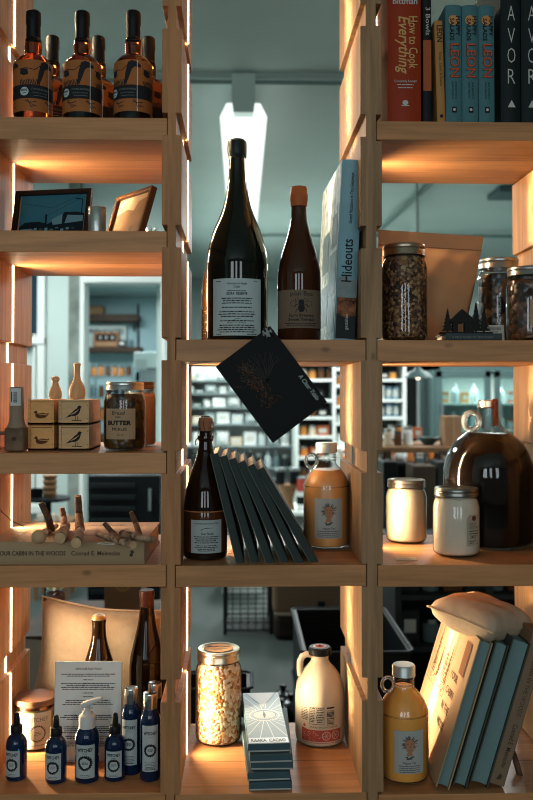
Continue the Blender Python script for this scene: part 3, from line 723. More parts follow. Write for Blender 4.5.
# cover drawing on the upper board: woods in brown line
A = Art(); rr = random.Random(5)
for i in range(70):
    x = rr.uniform(.07, .26); y = rr.uniform(.045, .17); l = rr.uniform(.004, .02)
    A.line([(x, y), (x + l, y + rr.uniform(-.003, .003))], rr.uniform(.001, .0035))
A.line([(.05, .03), (.28, .03)], .001); A.line([(.05, .03), (.05, .18)], .001); A.line([(.05, .18), (.28, .18)], .001); A.line([(.28, .03), (.28, .18)], .001)
for i, tx in enumerate(('YOUR', 'CABIN', 'IN THE', 'WOODS')): A.text(tx, .12 + i * .045, .205, .016)
TC = Matrix(((0, 0, 0, -T / 2 - .0006), (0, 0, 1, 0), (1, 0, 0, 0), (0, 0, 0, 1)))   # art x->book z, art y->book y, on the upper board
A.build('cover_print', mat('brown cover ink', (.20, .11, .055), .7), lb, at=(0, 0, 0), eps=0, M=TC)

zt = zb + T + .001
M_bark = mat('birch bark', (.24, .17, .12), .85, bump=.9, bscale=90, var=.95, vscale=55)
M_bark2 = mat('dark bark', (.12, .065, .04), .85, bump=.8, bscale=90, var=.4, vscale=60)
M_cut = mat('cut wood end', (.52, .33, .18), .7, var=.15, vscale=60)
def hook(label, log, rl, stick, rs, knob=False):
    """a short log with a side branch: log = (cut end, other end), stick = list of points"""
    base = (Vector(log[0]) + Vector(log[1])) / 2; base.z = zt
    t = thing('branch_hook', label, 'branch', base, 0, 'branch hooks on the cabin book'); q = lambda p: Vector(p) - base
    a, b = q(log[0]), q(log[1]); n = 7
    MB().tube([a.lerp(b, i / n) + Vector((0, 0, .0008 * math.sin(i * 2.1))) for i in range(n + 1)], [rl * (1 - .25 * i / n + .05 * math.sin(i * 3)) for i in range(n + 1)], 12).build('log', M_bark, t)
    d = (a - b).normalized()
    MB().cyl(a + d * .0002, a + d * .0009, rl * .93, seg=16).build('cut_face', M_cut, t)
    P = smooth_prof([(p[0], i) for i, p in enumerate(stick)], 1)
    pts = [q(p) for p in stick]; m = []
    for i in range(len(pts) - 1):
        for k in range(4): m.append(pts[i].lerp(pts[i + 1], k / 4))
    m.append(pts[-1])
    MB().tube(m, [rs * (1.6 - .45 * i / (len(m) - 1) + .06 * math.sin(i * 2.3)) for i in range(len(m))], 10).build('branch', M_bark2, t)
    e = (m[-1] - m[-2]).normalized(); MB().cyl(m[-1] + e * .0002, m[-1] + e * .0008, rs * .85, seg=12).build('branch_tip', M_cut, t)
    if knob: MB().lathe([(0, -.0145), (.008, -.012), (.0135, -.006), (.0148, 0), (.0135, .006), (.008, .012), (0, .0145)], 28, c=q(knob)).build('round_knob', M_cut, t)
    return t
def on(px, py, r=0):
    p = WZ(px, py, zt + r); return p
def up(px, py, Y): return W(px, py, Y)
p = on(42, 536, .0148); hook('branch hook with a round wooden ball end, nearest the left upright', (on(45, 532, .007), on(56, 526, .007)), .0075, [on(51, 529, .007), up(48, 517, p.y + .05), up(41, 503, p.y + .045)], .0052, knob=(p.x - .004, p.y - .008, zt + .0148))
hook('squat branch hook with a pale thick log, second from the left upright', (on(60, 538, .011), on(66, 526, .010)), .0115, [on(64, 529, .010), up(64, 518, on(64, 529).y), up(62, 508, on(64, 529).y)], .0048)
hook('tallest branch hook, standing straight up with a round cut end', (on(76, 543, .010), on(81, 528, .010)), .0105, [on(80, 530, .010), up(79, 515, on(80, 530).y), up(78, 496, on(80, 530).y - .01)], .0062)
hook('branch hook lying low with its twig pointing left, in front of the tag', (on(133, 545, .008), on(98, 534, .007)), .0078, [on(121, 541, .009), up(112, 532, on(121, 541).y), up(104, 523, on(121, 541).y)], .0040)
hook('branch hook at the right end of the cabin book, birch log with a raised twig', (on(122, 534, .009), on(152, 540, .008)), .0085, [on(140, 537, .009), up(136, 524, on(140, 537).y), up(131, 512, on(140, 537).y)], .0042)
p = on(107, 544); o = MB().box((0, 0, .0010), (.036, .016, .0012)).build('price_tag', mat('white tag', (.62, .62, .58), .6), None, smooth=False, loc=(p.x, p.y, zt), rot=(0, 0, -.25)); tag(o, 'white paper tag lying on the cabin book before the branch hooks', 'tag')
A = Art(); A.small(-.013, .013, .002, .002); A.small(-.013, .011, -.003, .002); A.rect(-.012, -.0065, .004, -.0055)
A.build('tag_print', M_ink, o, at=(0, 0, 0), eps=0, M=Matrix(((1, 0, 0, 0), (0, 0, 1, 0), (0, 0, 0, .0018), (0, 0, 0, 1))))
# cord hanging in from the left upright onto the book
c0 = W(-8, 496, .1); o = MB().tube([c0, W(2, 512, .11), W(12, 521, .12), W(24, 526.5, .14)], .0009, 6).build('string', M_dwood); tag(o, 'thin dark cord drooping from the left upright over the cabin book', 'cord')

# ---- bottom board: blue bottles, candle, sign, dark bottles, cushion
zb = BZ[(0, 7)]
M_cobalt = mat('cobalt blue glass', (.004, .020, .070), .05, trans=.3, ior=1.45)
M_dropper = mat('black rubber', (.010, .010, .011), .4)
def badge(t, r, w, z0, z1, a=0, cut=0):
    """white label with a heading, a wreath and small print"""
    A = Art(); A.rect(-w / 2, z0, w / 2, z1); A.build('label', mat('soap label', (.44, .49, .48), .6), t, R=r, a=a)
    A = Art(); cz = z0 + (z1 - z0) * .46; A.text('WITCHEY', 0, z1 - (z1 - z0) * .20, w * .17, w=w * .80, bold=.035); A.small(-w * .16, w * .16, z1 - (z1 - z0) * .26, w * .03)
    rw = w * .33; A.ring(0, cz, rw, w * .085, 26, jag=w * .03)
    for i in range(22):
        q = 2 * PI * i / 22; A.line([(rw * .9 * math.cos(q), cz + rw * .9 * math.sin(q)), (rw * 1.12 * math.cos(q + .25), cz + rw * 1.15 * math.sin(q + .25))], w * .06)
    for k in (-1, 0, 1): A.small(-w * .16, w * .16, cz + k * w * .06, w * .035)
    if z1 - z0 > w * 1.9:
        for k in range(6): A.small(-w * .36, w * .36, z0 + w * (.10 + .085 * k), w * .035)
    for k in range(2): A.small(-w * .3, w * .3, z0 + (z1 - z0) * (.045 + k * .05), w * .035)
    A.build('label_print', M_ink, t, R=r, a=a, eps=.001)
def dropper(label, loc, rz):
    t = thing('dropper_bottle', label, 'bottle', loc, rz, 'blue dropper bottles'); r = .0215
    MB().lathe([(0, .001), (r * .92, .001), (r, .005), (r, .066)] + smooth_prof([(r, .066), (r * .9, .078), (r * .62, .087), (r * .46, .090), (r * .46, .094)], 3) + [(0, .094)], 40).build('bottle_glass', M_cobalt, t)
    b = MB().lathe([(0, .0915), (.0118, .0915), (.0122, .093), (.0118, .106), (.0100, .108), (.0066, .1085), (.0066, .110), (.0062, .122), (.0048, .130), (.0025, .132), (0, .132)], 24); b.build('dropper_cap', M_dropper, t)
    badge(t, r, .034, .010, .062); return t
def at(px, y): return (W(px, 760, y).x, y, zb)
d1 = dropper('small blue dropper bottle with a black rubber top, nearest the left upright', at(16.5, .078), -.25)
d2 = dup(d1, at(56, .062), -.12, 'small blue dropper bottle with a black top, just left of the pump bottle')
d3 = dup(d1, at(115, .070), .0, 'small blue dropper bottle with a black top, just right of the pump bottle')
pb = thing('pump_bottle', 'blue lotion bottle with a white pump head', 'bottle', at(87, .066)); r = .0248
MB().lathe([(0, .001), (r * .92, .001), (r, .006), (r, .082)] + smooth_prof([(r, .082), (r * .93, .093), (r * .72, .104), (r * .60, .108), (r * .60, .111)], 3) + [(0, .111)], 44).build('bottle_glass', M_cobalt, pb)
badge(pb, r, .040, .012, .078)
M_pump = mat('white pump plastic', (.62, .62, .58), .4)
MB().lathe([(0, .106), (.0168, .106), (.0168, .128), (.0150, .1305), (.011, .133), (.0095, .138), (.0062, .140), (.0062, .147), (0, .147)], 32).build('pump_collar', M_pump, pb)
b = MB(); b.tube([(-.011, 0, .148), (-.004, -.001, .1515), (.010, -.003, .1575), (.026, -.006, .1640), (.031, -.007, .1650)], [.0055, .0072, .0060, .0042, .0035], 12); b.build('pump_nozzle', M_pump, pb)
def spray(label, loc, rz):
    t = thing('spray_bottle', label, 'bottle', loc, rz, 'tall blue bottles with silver caps'); r = .0205
    MB().lathe([(0, .001), (r * .92, .001), (r, .005), (r, .118)] + smooth_prof([(r, .118), (r * .9, .130), (r * .68, .140), (r * .62, .143), (r * .62, .147)], 3) + [(0, .147)], 40).build('bottle_glass', M_cobalt, t)
    MB().lathe([(0, .143), (.0140, .143), (.0143, .145), (.0143, .172), (.0138, .1735), (.0120, .1732), (.0, .169)], 36).build('silver_cap', M_chrome, t)
    badge(t, r, .034, .022, .114); return t
s1 = spray('tall blue bottle with a silver cap, between the dropper bottle and the sheet of print', at(131, .098), -.1)
s2 = dup(s1, at(150, .066), .12, 'tall blue bottle with a silver cap, foremost beside the second upright')
s3 = dup(s1, at(154.5, .128), .3, 'tall blue bottle with a silver cap, hidden behind the foremost silver-capped bottle')
cn = thing('candle', 'cream candle in a glass tub with a dark wooden lid, beside the left upright', 'candle', at(35, .245)); r = .0440
MB().lathe([(0, .002), (r * .93, .002), (r, .007), (r, .095), (r * .97, .096), (r * .96, .090)], 48).build('tub_glass', G_clear, cn)
MB().lathe([(0, .004), (r * .9, .004), (r * .96, .009), (r * .96, .084), (0, .085)], 44).build('wax', mat('cream wax', (.72, .50, .30), .5, sss=.2), cn)
MB().lathe([(0, .088), (r * .9, .088), (r * .94, .096), (r * 1.03, .0965), (r * 1.06, .099), (r * 1.06, .1065), (r * 1.03, .109), (0, .1095)], 48).build('wooden_lid', wood('walnut lid', (.17, .075, .035), 'X', contrast=.4, scale=2), cn)
MB().lathe([(r * 1.005, .0895), (r * 1.012, .0895), (r * 1.012, .0955), (r * 1.005, .0955)], 48).build('copper_band', mat('copper band', (.42, .18, .08), .25, metal=1), cn)
A = Art(); A.rect(-.036, .008, .036, .084); A.build('label', mat('candle label', (.66, .52, .38), .6), cn, R=r, a=.25)
A = Art(); A.text('WITCHEY', .004, .066, .009, w=.048); A.ring(.004, .040, .017, .0022, 30, jag=.001)
for i in range(26):
    q = 2 * PI * i / 26; A.line([(.004 + .015 * math.cos(q), .04 + .015 * math.sin(q)), (.004 + .019 * math.cos(q + .2), .04 + .019 * math.sin(q + .2))], .0016)
for k in (-1, 0, 1): A.small(-.004, .012, .04 + k * .003, .0015)
A.small(-.015, .02, .014, .002); A.build('label_print', mat('brown print', (.14, .09, .06), .7), cn, R=r, a=.25, eps=.001)

sg = thing('product_sheet', 'clear stand holding a white sheet of printed text, behind the pump bottle', 'sign', (W(87, 740, .150).x, .150, zb), 0, rot=(-.04, .008, .0))
MB().box((0, 0, .105), (.140, .003, .208)).build('paper_sheet', mat('sheet paper', (.78, .84, .80), .5), sg, smooth=False)
MB().box((0, .02, .002), (.140, .05, .003)).build('stand_foot', thin_glass('acrylic'), sg, smooth=False)
b = MB()
for x in (-.0705, .0705): b.box((x, 0, .105), (.0012, .005, .210))
b.box((0, 0, .2098), (.142, .005, .0012)); b.build('stand_edge', mat('acrylic edge', (.5, .6, .58), .2), sg, smooth=False)
A = Art(); A.text('SKIN CARE FACE WASH', 0, .193, .0045, w=.055, bold=.01); yy = .183
for blk in (2, 1, 4, 1, 1, 3, 1, 1, 3, 1, 4, 2, 3):
    for k in range(blk):
        wv = .058 if blk > 1 else .014; A.small(-wv, wv, yy, .0024); yy -= .0040
    yy -= .0038
A.build('sheet_print', M_ink, sg, at=(0, -.0015, 0), eps=.0006)

def beer(name, label, cat, loc, P, m, rz=0):
    t = thing(name, label, cat, loc, rz); MB().lathe(P, 44).build('bottle_glass', m, t); return t
M_dark = mat('near black bottle glass', (.008, .004, .002), .05, spec=.25)
cb = beer('crown_cap_bottle', 'dark brown bottle with a gold crown cap behind the printed sheet', 'bottle', at(98.5, .236),
          [(0, .001), (.036, .001), (.038, .006), (.038, .15)] + smooth_prof([(.038, .15), (.036, .172), (.026, .205), (.0175, .235), (.0150, .262), (.0160, .275), (.0160, .280), (.0138, .282)], 3) + [(0, .283)], mat('dark amber glass', (.014, .006, .002), .05, spec=.35))
b = MB(); n = 42; b.lathe([(0, .2895), (.0125, .2895), (.0150, .287), (.0168, .281), (.0160, .2805)], n)
for v in b.bm.verts:
    rr_ = math.hypot(v.co.x, v.co.y)
    if rr_ > .014 and int(round(math.atan2(v.co.y, v.co.x) / (2 * PI) * n)) % 2: v.co.x *= 1.06; v.co.y *= 1.06
b.build('crown_cap', mat('gold crown cap', (.50, .31, .10), .38, metal=.6), cb)
A = Art(); A.disc(0, 0, .005); A.build('cap_mark', mat('cap mark', (.2, .1, .04), .5), cb, at=(0, 0, 0), eps=0, M=Matrix(((1, 0, 0, 0), (0, 0, 1, 0), (0, 0, 0, .2897), (0, 0, 0, 1))))
wb = beer('wine_bottle', 'tallest dark wine bottle in the bottom left bay, beside the second upright', 'bottle', at(146.5, .265),
          [(0, .001), (.037, .001), (.0395, .006), (.0395, .165)] + smooth_prof([(.0395, .165), (.037, .19), (.029, .225), (.0205, .262), (.0165, .295), (.0158, .318)], 3) + [(.0158, .318), (0, .318)], M_dark)
MB().lathe([(.0159, .262 + .04), (.0164, .302), (.0160, .320), (.0172, .322), (.0172, .334), (.0160, .338), (0, .338)], 30).build('neck_foil', mat('dark red foil', (.055, .018, .012), .35), wb)

def cushion(name, label, loc, w, h, d, m, rot, pipe=None, nu=22):
    t = thing(name, label, 'cushion', loc, rot=rot)
    def f(u, v, s):
        x, z = 2 * u - 1, 2 * v - 1
        e = max(0, (1 - x ** 4)) ** .5 * max(0, (1 - z ** 4)) ** .5
        k = 1 - .10 * (1 - abs(x) ** 1.5) * abs(z) ** 3
        kx = 1 - .10 * (1 - abs(z) ** 1.5) * abs(x) ** 3
        wr = .004 * math.sin(9 * x + 5 * z) * e
        return Vector((x * w / 2 * kx, s * (d / 2 * e + wr * .6), z * h / 2 * k))
    b = MB(); b.grid(lambda u, v: f(u, v, -1), nu, nu); b.grid(lambda u, v: f(u, v, 1), nu, nu); bmesh.ops.remove_doubles(b.bm, verts=b.bm.verts, dist=.0004)
    b.build('cushion_cover', m, t, angle=80)
    if pipe:
        P = []
        for i in range(4 * 16):
            s_ = i / 16; k = int(s_); q = 2 * (s_ - k) - 1; u, v = ((q, -1), (1, q), (-q, 1), (-1, -q))[k]; P.append(f((u + 1) / 2, (v + 1) / 2, -1))
        MB().tube(P, pipe, 6, closed=True).build('seam_piping', m, t)
    return t
M_linen = mat('natural linen', (.46, .36, .25), .9, bump=.5, bscale=500, var=.07, vscale=60)
cushion('linen_cushion', 'large natural linen cushion filling the back of the bottom left bay', (W(96, 640, .36).x + .004, .372, zb + .142), .300, .285, .11, M_linen, (.04, .12, 0), .0028)

# ================================================================== centre bay
zb = BZ[(1, 3)] + .0005
Y = .155
mg = thing('magnum_bottle', 'very large dark green bottle with a full back label of small print', 'bottle', (W(237, 344, Y).x, Y, zb)); r = .0672
P = [(0, .004), (r * .8, .001), (r * .94, .003), (r, .012), (r, .150)] + smooth_prof([(r, .150), (r * .995, .175), (r * .93, .205), (r * .77, .243), (r * .58, .273), (r * .44, .300), (r * .33, .336), (r * .28, .372), (r * .265, .410)], 3)
MB().lathe(P + [(.0175, .412), (0, .412)], 56).build('bottle_glass', mat('deep green black glass', (.006, .009, .006), .045), mg)
b = MB().lathe([(.0182, .352), (.0195, .354), (.0182, .385), (.0178, .402), (.0205, .405), (.0215, .425), (.0205, .438), (.0150, .443), (0, .444)], 36)
b.build('neck_foil', mat('dark green foil', (.012, .022, .020), .42, metal=.5, bump=.9, bscale=130), mg)
A = Art(); A.rect(-.056, .013, .056, .133); A.build('back_label', mat('pale blue label', (.46, .56, .55), .5), mg, R=r)
A = Art(); A.text('Hermitwood Apple', 0, .120, .0050, w=.042, bold=.01); A.text('Cider', 0, .113, .0050, w=.014, bold=.01); A.small(-.022, .022, .106, .0022); A.text('SIDRA  RESERVE', 0, .0985, .0055, w=.044, bold=.03)
y = .090
for blk in (3, 1, 3, 1):
    for k in range(blk): A.small(-.041, .041, y, .0030); y -= .0050
    y -= .004
put(A, GUN, 0, .0475, .008, .006); A.text('PRODUCT OF THE VALLEY', 0, .0385, .0034, w=.040, bold=.02)
for k in range(4): A.small(-.046, .046, .0335 - k * .0046, .0030)
A.small(-.047, -.035, .1265, .0022, centre=False); A.small(.036, .047, .1265, .0022); A.small(-.047, -.032, .0150, .0022, centre=False); A.small(.018, .047, .0150, .0022)
A.build('label_print', M_ink, mg, R=r, eps=.001)

gb = thing('foiled_bottle', 'bottle with a gold patterned label, half hidden behind the very large dark bottle', 'bottle', (W(219, 344, .29).x, .29, zb)); r = .040
MB().lathe([(0, .001), (r * .94, .001), (r, .006), (r, .13)] + smooth_prof([(r, .13), (r * .93, .16), (r * .7, .20), (r * .45, .235)], 3) + [(0, .236)], 40).build('bottle_glass', mat('amber brown glass', (.18, .06, .012), .08, coat=.6), gb)
A = Art(); A.rect(-.06, .015, .06, .085); A.build('label', mat('dark gold label', (.12, .055, .02), .5), gb, R=r, a=-.5)
A = Art(); rr = random.Random(8)
for i in range(60): x, y = rr.uniform(-.058, .05), rr.uniform(.017, .080); A.rect(x, y, x + rr.uniform(.002, .007), y + .0022)
A.build('gold_pattern', mat('gold leaf print', (.85, .48, .15), .3, metal=.7), gb, R=r, a=-.5, eps=.001)

pbt = thing('wax_sealed_bottle', 'brown bottle with an orange wax top and a bee on its kraft label', 'bottle', (W(299, 343, .12).x, .12, zb)); r = .0465
P = [(0, .001), (r * .93, .001), (r, .007), (r, .135)] + smooth_prof([(r, .135), (r * .97, .155), (r * .80, .190), (r * .55, .228), (r * .38, .262), (r * .345, .290), (r * .345, .302)], 3)
MB().lathe(P + [(0, .303)], 48).build('bottle_glass', mat('dark red brown glass', (.045, .013, .004), .05), pbt)
MB().lathe([(.0166, .290), (.0180, .291), (.0180, .299), (.0190, .302), (.0195, .312), (.0190, .318), (.0180, .320), (.0184, .326), (.0165, .3325), (0, .3335)], 32).build('orange_wax_cap', mat('orange sealing wax', (.42, .11, .03), .4, bump=.3), pbt)
A = Art(); A.rect(-.062, .028, .062, .108); A.build('kraft_label', mat('brown kraft', (.17, .12, .08), .7), pbt, R=r)
A = Art(); A.text('plan Bee', .003, .0955, .0095, w=.048); A.text('Farm Brewery', .003, .0515, .0066, w=.054, bold=.02); A.text('Sweet Release', .003, .0430, .0066, w=.058, bold=.02)
for k in range(2): A.small(-.035, .040, .037 - k * .004, .0024)
# the bee
A.disc(.002, .082, .0055, ry=.0055); A.disc(.002, .070, .0070, ry=.0095)
for s in (-1, 1):
    A.line([(.002 + s * .003, .085), (.002 + s * .009, .091)], .0011); A.line([(.002, .080), (.002 + s * .012, .076), (.002 + s * .014, .070)], .0013); A.line([(.002, .072), (.002 + s * .010, .066), (.002 + s * .012, .060)], .0013)
    A.line([(.002, .083), (.002 + s * .011, .084), (.002 + s * .013, .089)], .0012)
    A.ring(.002 + s * .017, .079, .0062, .0008, 16)
A.build('label_print', M_ink, pbt, R=r, eps=.001)

# book with the cover towards the bottle
bt = .042
Mh = Matrix.Translation((W(344.5, 344, .045).x, .045, zb)) @ Matrix.Rotation(math.radians(2.6), 4, 'Y') @ Matrix.Rotation(math.radians(2), 4, 'Z')
M_sky = mat('blue book cloth', (.20, .36, .42), .45, var=.1, vscale=12)
hb = book('travel_book', 'tall blue travel photo book standing against the third upright, spine outwards', 'book', None, .372, .315, bt, M_sky, M=Mh, over=.004)
ys = -bt * .14 - .0006
A = Art()
A.text('Hideouts', -.003, .135, .021, 'l', w=.082, bold=.008, rot=PI / 2) if False else None
A = Art(); A.text('Hideouts', 0, 0, .021, 'l', w=.088, bold=.012); RT = Matrix.Translation((.0075, ys, .120)) @ Matrix(((0, 0, -1, 0), (0, 1, 0, 0), (1, 0, 0, 0), (0, 0, 0, 1)))
A.build('spine_title', M_ink, hb, eps=0, M=RT)
A = Art(); A.text('Grand Vacations in Tiny Getaways', 0, 0, .007, 'l', w=.105, bold=.02)
A.build('spine_subtitle', M_ink, hb, eps=0, M=Matrix.Translation((.004, ys, .240)) @ Matrix(((0, 0, -1, 0), (0, 1, 0, 0), (1, 0, 0, 0), (0, 0, 0, 1))))
A = Art(); A.rect(-bt / 2 + .001, .004, bt / 2 - .001, .088); A.build('spine_picture', mat('autumn ground', (.17, .060, .025), .5, var=.9, vscale=90), hb, at=(0, ys + .001, 0), eps=.0004)
A = Art(); A.poly([(-bt / 2 + .001, .004), (bt / 2 - .001, .004), (bt / 2 - .001, .052), (.0, .046), (-bt / 2 + .001, .055)]); A.build('spine_dark_picture', mat('dark picture', (.012, .018, .020), .5), hb, at=(0, ys + .001, 0), eps=.0008)
A = Art(); A.poly([(-bt / 2 + .001, .088), (bt / 2 - .001, .088), (bt / 2 - .001, .130), (.005, .122), (-.004, .135), (-bt / 2 + .001, .126)]); A.build('spine_mist', mat('mist picture', (.20, .24, .24), .5, var=.2, vscale=40), hb, at=(0, ys + .001, 0), eps=.0004)
A = Art(); A.text('gestalten', 0, 0, .007, 'l', w=.032); A.build('publisher_name', mat('pale print', (.5, .5, .47), .6), hb, eps=0, M=Matrix.Translation((.004, ys - .0006, .022)) @ Matrix(((0, 0, -1, 0), (0, 1, 0, 0), (1, 0, 0, 0), (0, 0, 0, 1))))
# front cover of photographs (left face)
CM = Matrix(((0, 0, 0, -bt / 2 - .0006), (1, 0, 0, 0), (0, 0, 1, 0), (0, 0, 0, 1)))
A = Art(); A.rect(.004, .003, .311, .368); A.build('cover_picture', mat('snowy woods picture', (.34, .40, .38), .35, var=.75, vscale=45, coat=.3), hb, eps=0, M=CM)
CM2 = CM.copy(); CM2[0][3] -= .0005
A = Art(); rr = random.Random(4)
for (x0, y0, x1, y1) in ((.02, .20, .10, .27), (.02, .10, .12, .19), (.13, .04, .25, .13), (.02, .02, .11, .09), (.14, .16, .25, .25)): A.rect(x0, y0, x1, y1)
A.build('cover_photos', mat('cover photographs', (.05, .08, .09), .35, var=.9, vscale=60, coat=.3), hb, eps=0, M=CM2)

# ---- the dark card hanging from a magnet on the front edge
cc = W(271.5, 384.5, -.014); cwid, chei = .1345, .188
hc = thing('hanging_card', 'dark square-cut card hanging at a tilt from the front edge of the board', 'card', cc, rot=(0, math.radians(-31.5) * -1, 0))
hc.rotation_euler = (0, math.radians(-36.9), 0)
MB().box((0, 0, 0), (cwid, .0018, chei)).build('card_sheet', mat('near black photo card', (.008, .009, .009), .6, spec=.12), hc, smooth=False)
A = Art(); rr = random.Random(2)
for i in range(150):
    u = rr.gauss(0, 1) * .009; v = rr.uniform(-.035, .065); x = -.022 - v * .03 + u; A.line([(x, v), (x + rr.uniform(-.006, .006), v + rr.uniform(.002, .009))], .0006)
A.build('amber_grass_picture', mat('amber streaks', (.14, .055, .02), .6), hc, at=(0, -.0009, 0))
A = Art()
for i in range(26):
    a = rr.uniform(.2, 2.9); x, y = -.002, .010; pts = [(x, y)]
    for k in range(4): x += .013 * math.cos(a); y += .015 * math.sin(a); a += rr.uniform(-.5, .5); pts.append((x, y))
    pts = [(px, py) for px, py in pts if abs(px) < .062 and abs(py) < .09]
    if len(pts) > 1: A.line(pts, .0007)
A.build('bare_tree_picture', mat('grey branches', (.045, .042, .038), .6), hc, at=(0, -.0009, 0), eps=.0008)
A = Art(); A.text('A Clear Table', 0, 0, .0085, 'c', w=.060, shear=.25, bold=.008)
A.build('white_script', mat('white script', (.42, .46, .46), .6), hc, eps=0, M=Matrix.Translation((.052, -.0016, -.048)) @ Matrix(((0, 0, 1, 0), (0, 1, 0, 0), (-1, 0, 0, 0), (0, 0, 0, 1))))
mc = W(267, 333, -.003)
b = MB()
for i in range(14):
    a = i * 2.4; b.cyl((0, 0, 0), (.013 * math.cos(a) * (.5 + .5 * (i % 3) / 2), -.012 - .004 * (i % 2), .011 * math.sin(a)), .0035, .002, 6)
b.cyl((0, .002, 0), (0, -.012, 0), .010)
o = b.build('holding_magnet', mat('dark crumpled foil', (.05, .055, .055), .25, metal=.8), None, loc=(mc.x, -.003, mc.z), smooth=False); tag(o, 'small dark shiny magnet pinning the top corner of the hanging card', 'magnet')

# ---- middle board
zb = BZ[(1, 5)] + .0005
ck = thing('corked_bottle', 'brown cider bottle with a wired cork and a white back label', 'bottle', (W(205.5, 556, .088).x, .088, zb)); r = .0450
P = [(0, .001), (r * .9, .001), (r * .98, .004), (r, .012), (r, .100)] + smooth_prof([(r, .100), (r * .985, .115), (r * .88, .143), (r * .66, .178), (r * .42, .210), (r * .32, .232), (r * .30, .252), (r * .30, .262)], 3)
MB().lathe(P + [(0, .263)], 48).build('bottle_glass', mat('very dark brown glass', (.014, .006, .003), .045), ck)
MB().lathe([(r * 1.004, .016), (r * 1.004, .097), (r * 1.001, .098)], 48).build('cider', mat('brown cider seen through glass', (.075, .022, .007), .06), ck)
MB().tube([((r * 1.003) * math.cos(2 * PI * i / 44), (r * 1.003) * math.sin(2 * PI * i / 44), .0995) for i in range(44)], .0014, 6, closed=True).build('cider_surface_line', mat('amber rim of the drink', (.42, .17, .07), .2), ck)
MB().lathe([(r * .31, .240), (.0158, .242), (.0165, .247), (.0158, .252), (r * .31, .253)], 30).build('glass_collar', mat('very dark brown glass', 0), ck)
MB().lathe([(0, .258), (.0118, .258), (.0122, .268), (.0140, .272), (.0150, .282), (.0140, .289), (.0, .291)], 24).build('cork', mat('cork', (.32, .15, .075), .8, bump=.5, bscale=120), ck)
b = MB()
for k in range(6):
    a = k * PI / 3 + .3; b.tube([(.0170 * math.cos(a), .0170 * math.sin(a), .245), (.0165 * math.cos(a + .12), .0165 * math.sin(a + .12), .262), (.0160 * math.cos(a - .05), .0160 * math.sin(a - .05), .280), (.0085 * math.cos(a), .0085 * math.sin(a), .292)], .0009, 6)
b.tube([(.0168 * math.cos(2 * PI * i / 24), .0168 * math.sin(2 * PI * i / 24), .2465 + .001 * math.sin(3 * i)) for i in range(24)], .0012, 6, closed=True)
b.tube([(.0085 * math.cos(2 * PI * i / 20), .0085 * math.sin(2 * PI * i / 20), .2925) for i in range(20)], .0010, 6, closed=True)
b.tube([(-.017, -.004, .247), (-.021, -.006, .241), (-.021, -.002, .233), (-.017, -.003, .236)], .0011, 6)
b.build('wire_cage', mat('dark wire', (.10, .09, .08), .3, metal=1), ck)
A = Art(); A.rect(-.0335, .016, .0335, .083); A.build('back_label', mat('cool white label', (.38, .43, .41), .6), ck, R=r, a=.08)
A = Art(); A.text('Hermitwood American Cider', 0, .0745, .0040, w=.052); put(A, GUN, .002, .066, .0135, .0065); A.text('Gun Stock', .002, .0535, .0048, w=.026, bold=.015)
for k in range(4): A.small(-.027, .027, .0485 - k * .0040, .0024)
for k in range(4): A.small(-.024, .024, .0305 - k * .0034, .0022)
A.build('label_print', M_ink, ck, R=r, a=.08, eps=.001)

M_gcl = mat('dark grey green cloth', (.035, .048, .044), .6, bump=.3, bscale=300)
M_pg2 = mat('cream page edges', (.42, .36, .27), .8)
x0 = WZ(244, 559, zb).x
for i in range(6):
    al = math.radians(13.5 + i * 3.3); bx = x0 + i * .0300
    th = .0165; H = .226 - i * .001
    # pivot on the lower right corner of each book
    Mb = Matrix.Translation((bx, .028 + (.004 if i % 2 else 0), zb + .0006)) @ Matrix.Rotation(-al, 4, 'Y') @ Matrix.Translation((-th / 2, 0, 0))
    # the left lower corner must not sink: it rises when leaning left, right corner touches
    lab = ['leftmost leaning dark green book, against the corked bottle', 'second leaning dark green book from the corked bottle', 'third leaning dark green book from the corked bottle', 'fourth leaning dark green book from the corked bottle',
           'fifth leaning dark green book from the corked bottle', 'last and lowest leaning dark green book, nearest the orange drink jug'][i]
    bk = book('leaning_book', lab, 'book', None, H, .25, th, M_gcl, M=Mb, pages=M_pg2, grp='leaning dark green books', ct=.0020)
    A = Art(); A.rect(-th / 2 + .0002, .001, -th / 2 + .0026, H - .001); A.build('cover_board_edge', mat('pale cover board edge', (.13, .13, .10), .6), bk, at=(0, -.0006, 0), eps=.0002)  # pale line marks the edge of the cover board

jug('half gallon jug of orange drink standing right of the leaning green books', (W(326.5, 545, .205).x, .205, zb), 1.0, 0)

# ---- bottom board
zb = BZ[(1, 7)] + .0005
oj, r = mason('tall jar of pale dried mushroom pieces with a gold lid', (W(218.5, 740, .272).x, .272, zb), .0525, .208, speckle('dried mushroom', ('c98a50', 'ecc391', 'f8e4c2', 'a8682f', 'dfae78', 'f5d6aa'), 150, .8), lid=M_lidw, fill=.98)
for o in oj.children:
    if o.name.startswith('jar_glass'): pass
A = Art(); A.text('Mushroom', 0, .006, .009, w=.050, shear=.2, bold=.03); A.text('wild picked', 0, -.010, .005, w=.035); A.small(-.012, .012, -.018, .003)
A.build('lid_lettering', M_ink, oj, eps=0, M=Matrix(((1, 0, 0, 0), (0, 1, 0, 0), (0, 0, 1, .0), (0, 0, 0, 1))) @ Matrix(((1, 0, 0, 0), (0, 0, 1, 0), (0, 0, 0, .2088), (0, 0, 0, 1))))
A = Art(); A.disc(0, 0, .033, 36); A.build('lid_paper', mat('kraft lid paper', (.40, .24, .12), .7), oj, eps=0, M=Matrix(((1, 0, 0, 0), (0, 0, 1, 0), (0, 0, 0, .2082), (0, 0, 0, 1))))

